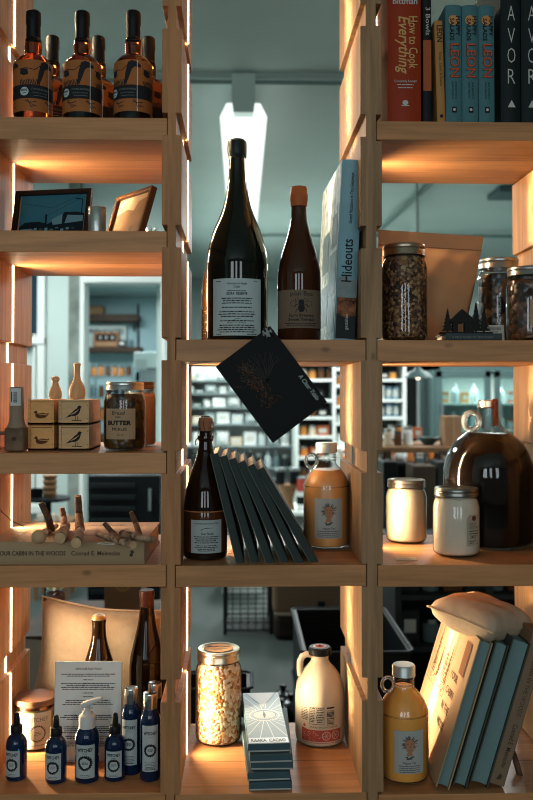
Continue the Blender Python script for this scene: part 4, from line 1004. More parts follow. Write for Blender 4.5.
# stack of chocolate boxes
M_side = mat('slate blue carton', (.055, .095, .11), .5)
M_top = mat('silver blue carton', (.20, .29, .32), .35)
rr = random.Random(11)
for i in range(5):
    fx, fy = [(270.5, 790), (269, 780.5), (272, 771.5), (271, 765.5), (269, 757)][i]
    hz = .0165; z_ = zb + i * (hz + .0004); p = WZ(fx, fy, z_); yy = [.014, .020, .030, .024, .034][i]
    bx = thing('carton', ['bottom carton of the blue stack beside the mushroom jar', 'second carton up in the blue stack beside the mushroom jar', 'middle carton of the blue stack beside the mushroom jar', 'fourth carton up in the blue stack, just under the top one', 'silver blue top carton with a compass and sunburst, on the blue stack'][i], 'carton', (W(fx, 791, yy).x, yy, z_), [.03, .05, -.01, .045, .035][i], 'stack of blue cartons')
    Ld = .16 if i < 4 else .30
    Ld = .30
    b = MB().box((0, Ld / 2, hz / 2), (.0855, Ld, hz)); b.build('carton_body', M_side if i < 4 else M_side, bx, smooth=False, bevel=.0012)
    A = Art(); A.rect(-.0415, .001, .0415, .004); A.build('pale_edge', mat('pale carton edge', (.42, .42, .38), .5), bx, at=(0, 0, 0), eps=.0004)
    FL = Matrix(((1, 0, 0, 0), (0, 0, 1, 0), (0, 0, 0, hz + .0004), (0, 0, 0, 1)))
    if i == 4:
        A = Art(); A.rect(-.0415, .001, .0415, Ld - .001); A.build('top_print', M_top, bx, eps=0, M=FL)
        F2 = FL.copy(); F2[2][3] += .0004; F3 = FL.copy(); F3[2][3] += .0008
        A = Art(); cy = .155
        for k in range(28):
            a = 2 * PI * k / 28 + .1; R1_ = min(.040 / max(abs(math.cos(a)), .05), .135 / max(abs(math.sin(a)), .05)); A.line([(.022 * math.cos(a), cy + .030 * math.sin(a)), (R1_ * math.cos(a), cy + R1_ * math.sin(a))], .0016)
        A.ring(0, cy, .034, .003, 36); A.rect(-.040, .004, .040, .030); A.build('sunburst_print', mat('white foil rays', (.42, .48, .48), .3), bx, eps=0, M=F2)
        A = Art(); A.disc(0, cy, .026, 30); A.build('compass_disc', mat('pale compass', (.36, .42, .42), .35), bx, eps=0, M=F2)
        A = Art(); A.poly([(-.034, .296), (.034, .296), (0, .205)]); A.build('triangle_print', mat('pale triangle', (.45, .47, .45), .35), bx, eps=0, M=F3)
        A = Art(); A.poly([(-.0035, cy), (0, cy - .020), (.0035, cy), (0, cy + .024)]); A.build('compass_needle', mat('slate print', (.12, .17, .18), .6), bx, eps=0, M=F3)
        A = Art(); A.ring(0, cy, .0255, .0012, 30); A.build('compass_ring', mat('slate print', 0), bx, eps=0, M=F3)
        A = Art(); A.text('RAAKA  CACAO', 0, .009, .014, w=.070, bold=.03)
        A.build('carton_lettering', mat('slate print', (.12, .17, .18), .6), bx, eps=0, M=F3)

# plastic syrup jug
M_jug = mat('cream plastic jug', (.58, .49, .36), .38, sss=.15)
sj = thing('syrup_jug', 'cream plastic syrup jug with a small side handle and a black cap', 'jug', (W(320, 741, .268).x, .268, zb), -.05); r = .0565
P = [(0, .003), (r * .84, .001), (r * .96, .006), (r, .018), (r, .095)] + smooth_prof([(r, .095), (r * .975, .117), (r * .86, .140), (r * .64, .160), (r * .44, .172), (.0205, .179), (.0190, .186), (.0215, .192), (.0245, .197)], 3)
MB().lathe(P + [(0, .198)], 48).build('jug_body', M_jug, sj)
b = MB(); b.tube([(-.019, 0, .1905), (-.030, 0, .193), (-.040, 0, .188), (-.0455, 0, .176), (-.0455, 0, .160), (-.0425, 0, .146)], [.0065, .0072, .0074, .0074, .0076, .0095], 12); b.build('jug_handle', M_jug, sj)
MB().lathe([(0, .2105), (.023, .2105), (.0260, .2075), (.0265, .194), (.0215, .1925), (.0205, .192), (0, .192)], 36).build('black_cap', M_black, sj)
TOP = lambda z: Matrix(((1, 0, 0, 0), (0, 0, 1, 0), (0, 0, 0, z), (0, 0, 0, 1)))
A = Art(); A.disc(0, 0, .0155, 30); A.build('cap_sticker', mat('cap sticker', (.55, .5, .45), .5), sj, eps=0, M=TOP(.2109))
A = Art(); A.disc(0, 0, .0115, 9); A.poly([(-.006, -.006), (0, .013), (.006, -.006)]); A.build('cap_emblem', M_red, sj, eps=0, M=TOP(.2114))
A = Art()
for k in range(8): A.small(-.048, -.030, .087 - k * .0036, .0022, centre=False)
for k in range(9): A.small(-.025, -.013, .088 - k * .0037, .0026); A.small(-.011, .006, .088 - k * .0037, .0026, gap=.2)
for x in (-.0265, .0065): A.rect(x, .054, x + .0008, .091)
A.rect(-.0265, .0905, .0073, .0915); A.rect(-.0265, .0535, .0073, .0545)
for k in range(13): A.rect(.013, .052 + k * .0026, .031, .052 + k * .0026 + random.choice((.0010, .0017)))
A.rect(.013, .088, .031, .0915)
A.text('100% PURE MAPLE SYRUP GRADE A', .006, .0455, .0042, w=.066)
A.build('jug_print', M_ink, sj, R=r, eps=.0006)
A = Art(); A.poly([(-.046, .016), (.050, .016), (.050, .0415), (-.030, .0415), (-.046, .045)]); A.poly([(-.043, .049), (-.039, .054), (-.035, .049), (-.039, .046)]); A.rect(-.044, .0125, .048, .0135); A.build('red_band', M_red, sj, R=r, eps=.0006)
A = Art(); A.ring(.012, .029, .0098, .0018); A.ring(.034, .029, .0098, .0018); rr = random.Random(6)
for i in range(26): x = rr.uniform(-.042, -.004); y = rr.uniform(.018, .039); A.line([(x, y), (x + rr.uniform(-.004, .004), y + rr.uniform(-.004, .004))], .0010)
for cx in (.012, .034):
    for k in range(6): a = k * PI / 3; A.line([(cx, .029), (cx + .007 * math.cos(a), .029 + .007 * math.sin(a))], .0012)
A.build('band_emblems', mat('band pale print', (.5, .4, .32), .6), sj, R=r, eps=.0011)

# ================================================================== right bay
zb = BZ[(2, 1)] + .0005
TS = Matrix(((0, 0, 1, 0), (0, 1, 0, 0), (-1, 0, 0, 0), (0, 0, 0, 1)))   # text running down a spine
def down(x, z, y): return Matrix.Translation((x, y, z)) @ TS
def std(label, x0, x1, Y, H, Wd, cover, top=None, lean=0, grp='cookbooks on the top right board', name='cookbook'):
    a, b_ = W(x0, 121, Y).x, W(x1, 121, Y).x; T = (b_ - a)
    M = Matrix.Translation(((a + b_) / 2, Y, zb)) @ Matrix.Rotation(lean, 4, 'Y')
    return book(name, label, 'book', None, H, Wd, T, cover, M=M, grp=grp), T
M_gold = mat('gold lettering', (.60, .33, .12), .5)
M_pale = mat('pale lettering', (.50, .50, .46), .6)
rb, T = std('thick red cookbook with gold spine lettering, nearest the third upright', 388, 421, .022, .305, .22, mat('red book cloth', (.30, .035, .012), .45, var=.06))
ys = -T * .14 - .0008
A = Art(); A.text('How to Cook', 0, 0, .0175, 'l', w=.107, bold=.01); A.build('spine_title', M_gold, rb, eps=0, M=down(.008, .217, ys))
A = Art(); A.text('Everything', 0, 0, .023, 'l', w=.115, bold=.012, shear=.2); A.build('spine_title', M_gold, rb, eps=0, M=down(-.013, .217, ys))
A = Art(); A.text('Bittman', 0, .2420, .0135, w=.050, bold=.01); A.text('Completely Revised', .0, .082, .0050, w=.045); A.small(-.02, .02, .076, .0028); A.small(-.018, .018, .070, .0022)
A.disc(0, .0405, .006, 16, ry=.005); A.rect(-.008, .0335, .008, .0355); A.build('spine_print', M_pale, rb, at=(0, ys + .0004, 0), eps=.0004)
b3, T = std('slim black and orange cookbook standing between the red one and the yellow one', 423, 431.5, .030, .270, .20, mat('black paper cover', (.012, .013, .014), .5)); ys = -T * .14 - .0006
A = Art(); A.rect(-T / 2 + .0005, .070, T / 2 - .0005, .175); A.build('orange_spine_panel', mat('orange panel', (.36, .09, .03), .5), b3, at=(0, ys + .0006, 0), eps=.0003)
A = Art(); A.text('3 Bowls', 0, 0, .0095, 'l', w=.058); A.build('spine_title', M_pale, b3, eps=0, M=down(-.003, .243, ys))
lo, T = std('slim yellow orange cookbook leaning left beside the three blue ones', 437.5, 445.5, .028, .215, .19, mat('mustard paper cover', (.42, .20, .06), .5), lean=-.028); ys = -T * .14 - .0006
A = Art(); A.text('LEON', 0, 0, .0105, 'l', w=.034, bold=.02); A.build('spine_title', M_ink, lo, eps=0, M=down(-.004, .205, ys))
A = Art(); A.text('Soups, Salads & Snacks', 0, 0, .0058, 'l', w=.070); A.build('spine_title', M_ink, lo, eps=0, M=down(-.001, .150, ys))
A = Art(); A.disc(0, .018, .0035); A.build('spine_emblem', M_ink, lo, at=(0, ys, 0))
def leon(label, x0, x1, tone):
    t, T = std(label, x0, x1, .026, .246, .20, mat('teal blue cloth %s' % tone, (.065, .165, .18), .5, bump=.3, bscale=300)); ys = -T * .14 - .0008
    A = Art(); A.disc(-.001, .214, .0105, 12); A.build('orange_emblem', mat('orange emblem', (.55, .24, .08), .5), t, at=(0, ys, 0))
    A = Art(); A.text('HAPPY', 0, 0, .0085, 'l', w=.040, bold=.02); A.build('spine_title', M_ink, t, eps=0, M=down(.004, .222, ys - .0008))
    A = Art(); A.text('SALADS', 0, 0, .0085, 'l', w=.046, bold=.02); A.build('spine_title', M_ink, t, eps=0, M=down(-.008, .218, ys - .0008))
    A = Art(); A.text('LEON', 0, 0, .019, 'l', w=.070, bold=.03); A.build('spine_name', mat('dark red letters', (.16, .02, .015), .5), t, eps=0, M=down(-.008, .166, ys - .0004))
    A = Art(); A.text('LEON', 0, 0, .018, 'l', w=.069, bold=.0); A.build('spine_name', mat('orange red letters', (.50, .10, .04), .5), t, eps=0, M=down(-.0075, .1655, ys - .0010))
    for k in (0, 1):
        A = Art(); A.text('JANE BAXTER &' if k == 0 else 'JOHN VINCENT', 0, 0, .0036, 'l', w=.036); A.build('author_name', M_ink, t, eps=0, M=down(.002 - k * .007, .088, ys - .0004))
    A = Art(); A.rect(-.0048, .024, .0048, .036); A.build('publisher_mark', M_ink, t, at=(0, ys, 0)); A = Art(); A.disc(0, .030, .003, 8); A.build('publisher_mark', M_pale, t, at=(0, ys, 0), eps=.001)
for lab, a_, b_, tn in (('blue salad cookbook, leftmost of the three alike, beside the leaning yellow one', 445.8, 461.8, 'a'), ('blue salad cookbook, the middle one of the three alike', 462.4, 478.2, 'b'), ('blue salad cookbook, rightmost of the three alike, beside the black books', 478.8, 494.5, 'c')): leon(lab, a_, b_, 'a')
for i, (a_, b_) in enumerate(((501, 520.5), (521.5, 541))):
    t, T = std(['black cookbook with tall thin white capitals, the left one of the two alike', 'black cookbook with tall thin white capitals, cut off by the right edge of the photo'][i], a_, b_, .022, .335, .25, mat('black book cloth', (.010, .016, .017), .5), name='black_cookbook'); ys = -T * .14 - .0008
    A = Art()
    for c, z in (('S', .276), ('A', .228), ('V', .182), ('O', .141), ('R', .098)): 
        A = Art(); A.text(c, 0, z - .016, .032, w=.0150 if c != 'O' else .0165, bold=-.012); A.build('spine_letter', M_pale, t, at=(0, ys, 0), eps=.0005)
    A = Art(); A.poly([(-.008, .034), (.008, .034), (.0, .049)]); A.build('spine_triangle', M_pale, t, at=(0, ys, 0), eps=.0005)
# leather strap like the reddish thing behind the upright
o = MB().box((0, 0, .13), (.012, .17, .26)).build('orange_folder', mat('orange red folder', (.55, .13, .03), .5), None, bevel=.002, loc=(W(384.8, 121, .12).x, .12, zb)); tag(o, 'orange red folder pressed between the third upright and the red cookbook', 'folder')

# ---- second board
zb = BZ[(2, 3)] + .0005
gj, r = mason('tall jar of dark brown granola with a tin lid, in front of the kraft pouch', (W(404.5, 342, .085).x, .085, zb), .0475, .203, speckle('granola', ('3a2212', '5d3a20', '8a6038', '24150c', '6f4828', 'a58052'), 170, .6), lid=mat('dim tin lid', (.42, .33, .24), .35, metal=1), fill=.99)
kp = thing('kraft_pouch', 'large brown kraft paper pouch standing behind the granola jar', 'pouch', (W(427, 342, .19).x, .19, zb), .02)
M_kp = mat('kraft pouch paper', (.45, .24, .115), .6, bump=.25, bscale=35, var=.06, vscale=8)
wl, wr, hl, hr = -.108, .085, .256, .243
def pouch(s):
    def f(u, v):
        e = (math.sin(PI * u) ** .6) * (math.sin(PI * min(v * 1.18, 1)) ** .7 if v < .847 else 0)
        x = (wl + (wr - wl) * u); x = x * (.93 + .07 * min(1, v * 1.2)) + (.045 * v if u > .0 else 0) * u
        cr = .0022 * math.sin(17 * u + 9 * v) * math.sin(23 * v - 6 * u) * (1 if v < .84 else .15)
        return Vector((x, s * (.034 * e + .0006) + cr + .05 * (v - .5) * .15, v * (hl + (hr - hl) * u)))
    return f
b = MB(); b.grid(pouch(-1), 26, 30); b.grid(pouch(1), 26, 30); bmesh.ops.remove_doubles(b.bm, verts=b.bm.verts, dist=.0014)
b.build('pouch_body', M_kp, kp, angle=80)
A = Art(); f = pouch(-1)
for k in range(24):
    u0, u1 = k / 24, (k + 1) / 24; p0, p1 = f(u0, .862), f(u1, .862); q0, q1 = f(u0, .872), f(u1, .872)
    vs = [A.bm.verts.new((p.x, p.z, 0)) for p in (p0, p1, q1, q0)]; A.bm.faces.new(vs)
A.build('seal_line', mat('pressed seal', (.28, .125, .05), .5), kp, at=(0, .006, 0), eps=.006)
for lab, px, yy, rr_, hh, cols_ in (('pickle jar with a pale tin lid, the one set further back', 499, .235, .0480, .197, ('241608', '150e06', '3d260f', '6a471e')), ('pickle jar with a tan label, cut off by the right edge', 529.5, .095, .0490, .158, ('281708', '3d230e', '1c1107', '54331a'))):
    t, r = mason(lab, (W(px, 342, yy).x, yy, zb), rr_, hh, speckle('pickled ' + cols_[0], cols_, 60, .3), lid=mat('grey tin lid', (.36, .36, .33), .3, metal=1), group='pickle jars beside the kraft pouch')
    if hh < .17:
        A = Art(); A.rect(-.02, .030, .035, .088); A.build('label', M_kraft, t, R=r, a=.12); A = Art(); A.text('PICKLE', .008, .066, .008, w=.04); A.small(-.012, .03, .055, .003); A.small(-.012, .03, .045, .003); A.build('label_print', M_ink, t, R=r, a=.12, eps=.001)
o = book('small_dark_book', 'thin dark blue book lying flat under the little metal cabin', 'book', None, .115, .10, .0145, mat('dark slate cover', (.045, .06, .065), .5), M=Matrix.Translation((W(446, 340, .03).x, .03, zb + .0078)) @ Matrix(((0, 0, 1, 0), (0, 1, 0, 0), (-1, 0, 0, 0), (0, 0, 0, 1))))
A = Art(); A.text('A FIELD GUIDE TO THE FOREST', .012, -.003, .0045, 'l', w=.085); A.build('spine_title', mat('dull lettering', (.22, .22, .2), .6), o, at=(0, -.0028, 0), M=MS)
ct = thing('cabin_ornament', 'little black metal cabin between fir trees, on the thin dark book', 'ornament', (W(466, 331, .045).x, .045, zb + .0153)); M_iron = mat('black iron', (.008, .007, .006), .5)
def fir(cx, h, w, z0=0):
    P = [(cx - .002, z0), (cx - .002, z0 + .006)]; n = 6
    for i in range(n): P += [(cx - w * (1 - i / n) , z0 + .006 + i * (h - .008) / n), (cx - w * (1 - i / n) * .45, z0 + .006 + (i + .85) * (h - .008) / n)]
    P += [(cx, z0 + h)]; return P + [(2 * cx - x, z) for x, z in P[::-1][1:]]
b = MB()
b.prism(fir(-.038, .052, .013), -.002, .002); b.prism(fir(.022, .066, .015), .003, .007); b.prism(fir(.037, .056, .013), -.002, .002)
b.box((0, .002, .0015), (.106, .024, .003)); b.build('fir_trees', M_iron, ct, smooth=False)
b = MB(); b.box((-.023, 0, .014), (.010, .012, .026)); b.box((.006, 0, .014), (.020, .012, .026)); b.box((-.0135, 0, .0235), (.009, .012, .007)); b.prism([(-.034, .026), (-.009, .050), (.020, .026), (.020, .0225), (-.034, .0225)], -.008, .008); b.build('cabin', M_iron, ct, smooth=False)
o = thing('barcode_card', 'white barcode card leaning against the back pickle jar', 'card', (W(492, 336, .11).x, .11, zb + .001), rot=(-.35, 0, -.2)); MB().box((0, 0, .020), (.052, .001, .040)).build('card_sheet', mat('grey white card', (.36, .39, .37), .6), o, smooth=False)
A = Art()
for k in range(22): A.rect(-.018 + k * .0017, .028, -.018 + k * .0017 + random.choice((.0005, .001)), .035)
A.small(-.014, .014, .023, .0022); A.build('card_print', M_ink, o, at=(0, -.0006, 0))

# ---- third board: cream jars, the big dark jug, small card
zb = BZ[(2, 5)] + .0005
c1, r = mason('jar of cream powder with a tin lid, the plain one next to the third upright', (W(406.5, 541, .275).x, .275, zb), .0470, .143, mat('cream powder', (.62, .48, .32), .7, var=.04), lid=mat('dull warm tin lid', (.30, .25, .19), .35, metal=1), fill=.98, group='cream jars on the third right board')
c2, r = mason('jar of off white powder with a hanging paper tag, before the big dark jug', (W(456.5, 553, .110).x, .110, zb), .0495, .142, mat('off white powder', (.66, .58, .45), .7, var=.04), lid=mat('dark tin lid', (.20, .20, .18), .32, metal=1), fill=.98, group='cream jars on the third right board')
A = Art(); A.poly([(-.016, .026), (.016, .026), (.016, .083), (.011, .090), (-.011, .090), (-.016, .083)]); A.build('paper_tag', mat('buff tag', (.36, .31, .23), .7), c2, R=r, a=.52, eps=.002)
A = Art(); A.disc(0, .083, .0055, 16); A.build('tag_eyelet', mat('red brown eyelet', (.12, .03, .02), .6), c2, R=r, a=.52, eps=.0026)
A = Art(); A.text('GOOD', -.003, .0685, .0055, w=.019, bold=-.01); A.text('CRYSTALS', 0, .0615, .0055, w=.026, bold=-.01); A.small(-.013, .013, .056, .0024); A.small(-.013, .013, .0505, .0024); A.text('SALT', -.002, .042, .0058, w=.014, bold=.02); A.small(-.013, .006, .0355, .0022); A.small(-.013, .0, .0315, .0022); A.small(.005, .013, .0305, .002); A.build('tag_print', M_ink, c2, R=r, a=.52, eps=.0028)
b = MB(); b.tube([(r * .86 * math.sin(q), -r * .86 * math.cos(q), .119 - .012 * math.exp(-((q - .66) * 3) ** 2) - .004 * math.sin(q * 2)) for q in [2 * PI * i / 40 for i in range(40)]], .0007, 5, closed=True); b.build('tag_string', M_kraft, c2)
dj = thing('demijohn', 'big black-looking glass jug of dark syrup with a finger ring and a brown seal strip', 'jug', (W(488.5, 545, .232).x, .232, zb)); r = .1005
P = [(0, .004), (r * .86, .002), (r * .96, .008), (r, .022), (r, .150)] + smooth_prof([(r, .150), (r * .985, .175), (r * .90, .205), (r * .72, .233), (r * .50, .252), (r * .33, .266), (.0255, .285), (.0235, .300), (.0230, .308)], 4)
MB().lathe(P, 64).build('jug_glass', G_clear, dj)
q = .985; P = [(0, .006), (r * .86 * q, .005), (r * .96 * q, .010), (r * q, .022), (r * q, .150)] + smooth_prof([(r * q, .150), (r * .985 * q, .175), (r * .90 * q, .205), (r * .72 * q, .233), (r * .50 * q, .2515)], 4) + [(0, .2525)]
MB().lathe(P, 64).build('dark_syrup', mat('very dark syrup', (.006, .004, .003), .05, spec=.12), dj)
MB().lathe([(0, .326), (.0205, .326), (.0225, .324), (.0225, .311), (.0235, .310), (.021, .307)], 36).build('screw_cap', M_lidw, dj)
MB().tube([(-(.040 + .017 * math.cos(a)), -.012, .278 + .0195 * math.sin(a)) for a in [2 * PI * i / 26 for i in range(26)]], .0070, 10, closed=True).build('finger_ring', mat('solid ring glass', 0), dj)
b = MB(); b.tube([(.008, -.024, .334), (.009, -.0255, .316), (.010, -.0265, .300), (.011, -.0285, .283)], [.0015] * 4, 4)
A = Art(); A.rect(-.008, .268, .008, .329); A.build('seal_strip', mat('red brown seal strip', (.24, .075, .035), .5), dj, R=.0265, a=.42)
A = Art(); A.text('SEALED', 0, 0, .006, 'l', w=.04); A.build('seal_print', M_ink, dj, eps=0, M=Matrix.Translation((.0115, -.0262, .325)) @ Matrix.Rotation(.42, 4, 'Z') @ TS)
p = WZ(406, 559, zb); o = MB().box((0, 0, .0006), (.042, .034, .0008)).build('price_card', mat('price card', (.60, .48, .34), .6), None, smooth=False, loc=(p.x, p.y, zb), rot=(0, 0, -.08)); tag(o, 'small white price card lying flat on the board before the plain cream jar', 'card')
A = Art(); A.small(-.010, .010, .0, .003); A.small(-.012, .012, -.005, .002); A.build('card_print', mat('brown price print', (.25, .16, .09), .7), o, eps=0, M=Matrix(((1, 0, 0, 0), (0, 0, 1, 0), (0, 0, 0, .0014), (0, 0, 0, 1))))
# thin cable behind the big jug
o = MB().tube([W(520, 443, .33), W(528, 445, .34), W(540, 447, .35), W(552, 448, .36)], .0014, 6).build('thin_cable', M_black); tag(o, 'thin black cable running into the right upright above the big dark jug', 'cable')

# ---- bottom board: jug, leaning cabin books, little pillow
zb = BZ[(2, 7)] + .0005
jug('jug of orange drink standing in front of the leaning cabin books', (W(404, 780, .085).x, .085, zb), 1.0, .05, warm=True, drink=mat('orange drink with painted glow', (.95, .41, .08), .25, sss=.3))  # strip light shining through the drink is put into its brighter colour
al = math.radians(17.2); T = .040
M_fore = mat('fore edge pages with painted blue light', (.17, .26, .26), .75, bump=.5, bscale=60, stretch=(60, 1, 1))  # blue light falling on the pages is put into this teal
for i, (bx, wid) in enumerate(((447, .29), (464.5, .27), (486.5, .28), (503.5, .25))):
    p = WZ(bx, 787, zb); last = i == 3; th = [.028, .029, .039, .034][i]
    Mb = Matrix.Translation((p.x, .014 + .003 * i, zb + .0008)) @ Matrix.Rotation(al - [0, .004, .0, .0][i], 4, 'Y') @ Matrix.Translation((-th / 2 * 1, 0, 0)) 
    # leaning right: the left lower corner carries the weight
    Mb = Matrix.Translation((p.x - th / math.cos(al), .014 + .003 * i, zb + .0008 + th * math.sin(al) * 0)) @ Matrix.Rotation(al, 4, 'Y') @ Matrix.Translation((th / 2, 0, th * math.tan(al)))
    H = [.305, .300, .302, .318][i]
    lab = ['leaning cabin book with its cream front cover and drawing in view', 'leaning cabin book, second from the orange jug, page edges outwards', 'thick leaning cabin book, third from the orange jug, page edges outwards', 'leaning cabin book with its titled spine outwards, furthest right of the leaning row'][i]
    t = thing('leaning_cabin_book', lab, 'book', None, group='leaning cabin books'); t.matrix_world = Mb
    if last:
        b = MB(); b.box((0, wid / 2, H / 2), (th, wid, H)); b.build('cover', mat('cream cloth with painted shade', (.22, .145, .09), .75, bump=.3, bscale=400), t, smooth=False, bevel=.004)  # shade on this book is put into a darker cream
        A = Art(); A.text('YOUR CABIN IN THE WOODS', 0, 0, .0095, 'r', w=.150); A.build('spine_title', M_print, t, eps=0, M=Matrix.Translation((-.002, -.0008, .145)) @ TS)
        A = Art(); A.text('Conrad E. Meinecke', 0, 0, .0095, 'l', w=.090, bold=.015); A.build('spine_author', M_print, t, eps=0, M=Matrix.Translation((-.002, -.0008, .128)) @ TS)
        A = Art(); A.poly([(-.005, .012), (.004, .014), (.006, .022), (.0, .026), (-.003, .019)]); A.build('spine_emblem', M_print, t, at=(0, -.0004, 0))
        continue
    ct = .0028; b = MB(); b.box((-th / 2 + ct / 2, wid / 2, H / 2), (ct, wid, H)); b.box((th / 2 - ct / 2, wid / 2, H / 2), (ct, wid, H)); b.box((0, wid - ct / 2, H / 2), (th - 2 * ct, ct, H))
    b.build('cover', M_cloth if i == 0 else mat('dark green grey boards', (.06, .062, .05), .7), t, smooth=False, bevel=.0006)
    # hollowed fore edge
    b = MB(); w2 = th - 2 * ct - .0006
    def fe(u, v): x = (u - .5) * w2; return Vector((x, .007 + .004 * (1 - (2 * u - 1) ** 2), .004 + v * (H - .008)))
    b.grid(fe, 8, 1); b.box((0, wid / 2 + .008, H / 2), (w2, wid - .022, H - .0085)); b.build('page_block', M_fore, t, smooth=False, recalc=False)
    if i == 0:
        def CV(e): return Matrix(((0, 0, 0, -th / 2 - e), (-1, 0, 0, wid), (0, 0, 1, 0), (0, 0, 0, 1)))   # art x 0 at the spine hinge (far end) to wid at the near end
        A = Art(); A.line([(.02, .14), (.02, H - .015)], .0012); A.line([(.02, H - .015), (.165, H - .015)], .0012); A.line([(.165, H - .015), (.165, .14)], .0012); A.line([(.02, .14), (.165, .14)], .0012)
        rr = random.Random(9)
        for cx, hh, ww in ((.045, .12, .018), (.085, .07, .012), (.125, .135, .020), (.150, .095, .014)):
            for k in range(34):
                v = k / 34; A.line([(cx - ww * (1 - v) * rr.uniform(.4, 1), .165 + hh * v), (cx + ww * (1 - v) * rr.uniform(.4, 1), .165 + hh * v + rr.uniform(-.002, .002))], rr.uniform(.0012, .0032))
        for k in range(30): x = rr.uniform(.03, .155); A.line([(x, rr.uniform(.143, .165)), (x + rr.uniform(.004, .018), rr.uniform(.143, .165))], .0012)
        A.build('cover_drawing', mat('dark cover ink', (.10, .05, .025), .7), t, eps=0, M=CV(.0006))
        for k, tx in enumerate(('YOUR', 'CABIN', 'IN THE', 'WOODS')): A = Art(); A.text(tx, .175, .192 - k * .034, .0155, 'l', w=.058, bold=.02); A.build('title_word', mat('dark cover ink', 0), t, eps=0, M=CV(.0006))
        A = Art(); A.text('Meinecke', .10, .035, .008, 'l', w=.05); A.build('author_name', mat('dark cover ink', 0), t, eps=0, M=CV(.0006))
        A = Art(); A.rect(.225, .215, .262, .285); A.build('brown_flap', mat('brown flap', (.17, .07, .03), .6), t, eps=0, M=CV(.0016))
pc = W(480, 616, .115)
cushion('little_pillow', 'little natural linen pillow lying on top of the leaning cabin books', (pc.x + .005, .120, pc.z - .002), .165, .165, .075, M_linen, (-1.42, .10, .72), .0022, 18)
sb = MB(); sb.tube([W(513, 752, .12), W(517, 765, .10), W(521, 780, .08), W(523, 786, .07)], [.006, .007, .0065, .006], 8); o = sb.build('twig_piece', M_bark2); tag(o, 'short dark twig lying behind the leaning cabin books near the right upright', 'twig')

# ================================================================== the shop behind the shelf
R = random.Random(21)
def boxpart(name, m, parent, c, s, bevel=0): return MB().box(c, s).build(name, m, parent, smooth=False, bevel=bevel)
def fit(px, py, Y):
    p = W(px, py, Y); return p
_proto = {}
def goods(kind, colname, col, x, y, z, h, w, label, cat, group, rz=0):
    """one product of a kind; later ones are copies that share its shape"""
    k = (kind, colname)
    if k not in _proto:
        t = thing(kind, label, cat, (x, y, z), rz, group); m = mat('pack ' + colname, col, .45, var=.12, vscale=30)
        if kind == 'storage_jar':
            MB().lathe([(0, 0), (.42, 0), (.46, .04), (.46, .72), (.36, .82), (0, .82)], 16).build('jar_body', m, t)
            MB().lathe([(.40, .80), (.42, .82), (.42, .99), (0, 1)], 16).build('lid', mat('dark jar lid', (.05, .05, .05), .4) if colname in ('amber', 'brown', 'honey') else M_lid, t)
        elif kind == 'tin_can':
            MB().lathe([(0, 0), (.46, 0), (.48, .03), (.46, .06), (.46, .94), (.48, .97), (.46, 1), (0, .98)], 16).build('can_body', m, t)
            MB().lathe([(.465, .22), (.475, .22), (.475, .78), (.465, .78)], 16).build('can_label', mat('can label', (.42, .46, .44), .5), t)
        elif kind == 'drink_bottle':
            MB().lathe([(0, 0), (.44, 0), (.46, .03), (.46, .52), (.40, .64), (.18, .78), (.16, .92), (0, .92)], 16).build('bottle_body', m, t)
            MB().lathe([(.19, .90), (.20, .91), (.20, .99), (0, 1)], 12).build('bottle_cap', mat('pale cap', (.5, .5, .5), .4), t)
        elif kind == 'carton_box':
            MB().box((0, 0, .5), (1, .7, 1)).build('box_body', m, t, bevel=.02, smooth=False)
            MB().box((0, -.352, .52), (.62, .01, .42)).build('box_label', mat('pale box label', (.55, .55, .5), .6), t, smooth=False)
        elif kind == 'snack_bag':
            b = MB()
            def f(s): return lambda u, v: Vector(((u - .5) * (.94 + .06 * abs(2 * v - 1)), s * (.28 * (math.sin(PI * u) * math.sin(PI * v)) ** .5 + .01), v))
            b.grid(f(-1), 8, 8); b.grid(f(1), 8, 8); b.build('bag_body', m, t); MB().box((0, -.27, .5), (.5, .02, .3)).build('bag_label', M_paper, t, smooth=False)
        t.scale = (w, w, h); _proto[k] = t; return t
    r = dup(_proto[k], (x, y, z), rz, label, (w, w, h)); r['group'] = group; r['category'] = cat; return r
CAT = {'storage_jar': 'jar', 'tin_can': 'can', 'drink_bottle': 'bottle', 'carton_box': 'box', 'snack_bag': 'packet'}
PAL = {'amber': (.40, .15, .04), 'brown': (.10, .045, .02), 'honey': (.55, .24, .06), 'white': (.70, .74, .72), 'pale': (.45, .52, .52), 'slate': (.10, .15, .16), 'black': (.02, .025, .028), 'rust': (.42, .12, .05), 'cream': (.58, .50, .38), 'green': (.10, .16, .12), 'orange': (.60, .20, .05), 'blue': (.12, .22, .28)}
def row(x0, x1, yb, Y, spec, hpx, where, depth=.12, gap=.25, jit=.25):
    """a run of products standing on a board: x0..x1 and yb in the view, spec = list of (kind, colour, width px, height factor)"""
    s = sc(Y); x = x0
    while x < x1:
        kind, colr, wpx, hf = R.choice(spec)
        if x + wpx > x1 + 1: break
        p = fit(x + wpx / 2, yb, Y); h = hpx * s * hf * R.uniform(1 - jit * .4, 1 + jit * .2); w = wpx * s
        noun = {'storage_jar': 'jar', 'tin_can': 'can', 'drink_bottle': 'bottle', 'carton_box': 'box', 'snack_bag': 'packet'}[kind]
        goods(kind, colr, PAL[colr], p.x, Y + w * .3 + R.uniform(0, .03), p.z + .001, h, w * .96, '%s %s %s' % ({'amber': 'amber', 'honey': 'honey coloured', 'rust': 'rust red', 'slate': 'slate grey', 'pale': 'pale grey'}.get(colr, colr), noun, where), CAT[kind], 'goods ' + where, R.uniform(-.2, .2))
        x += wpx * (1 + gap * R.uniform(.2, 1))

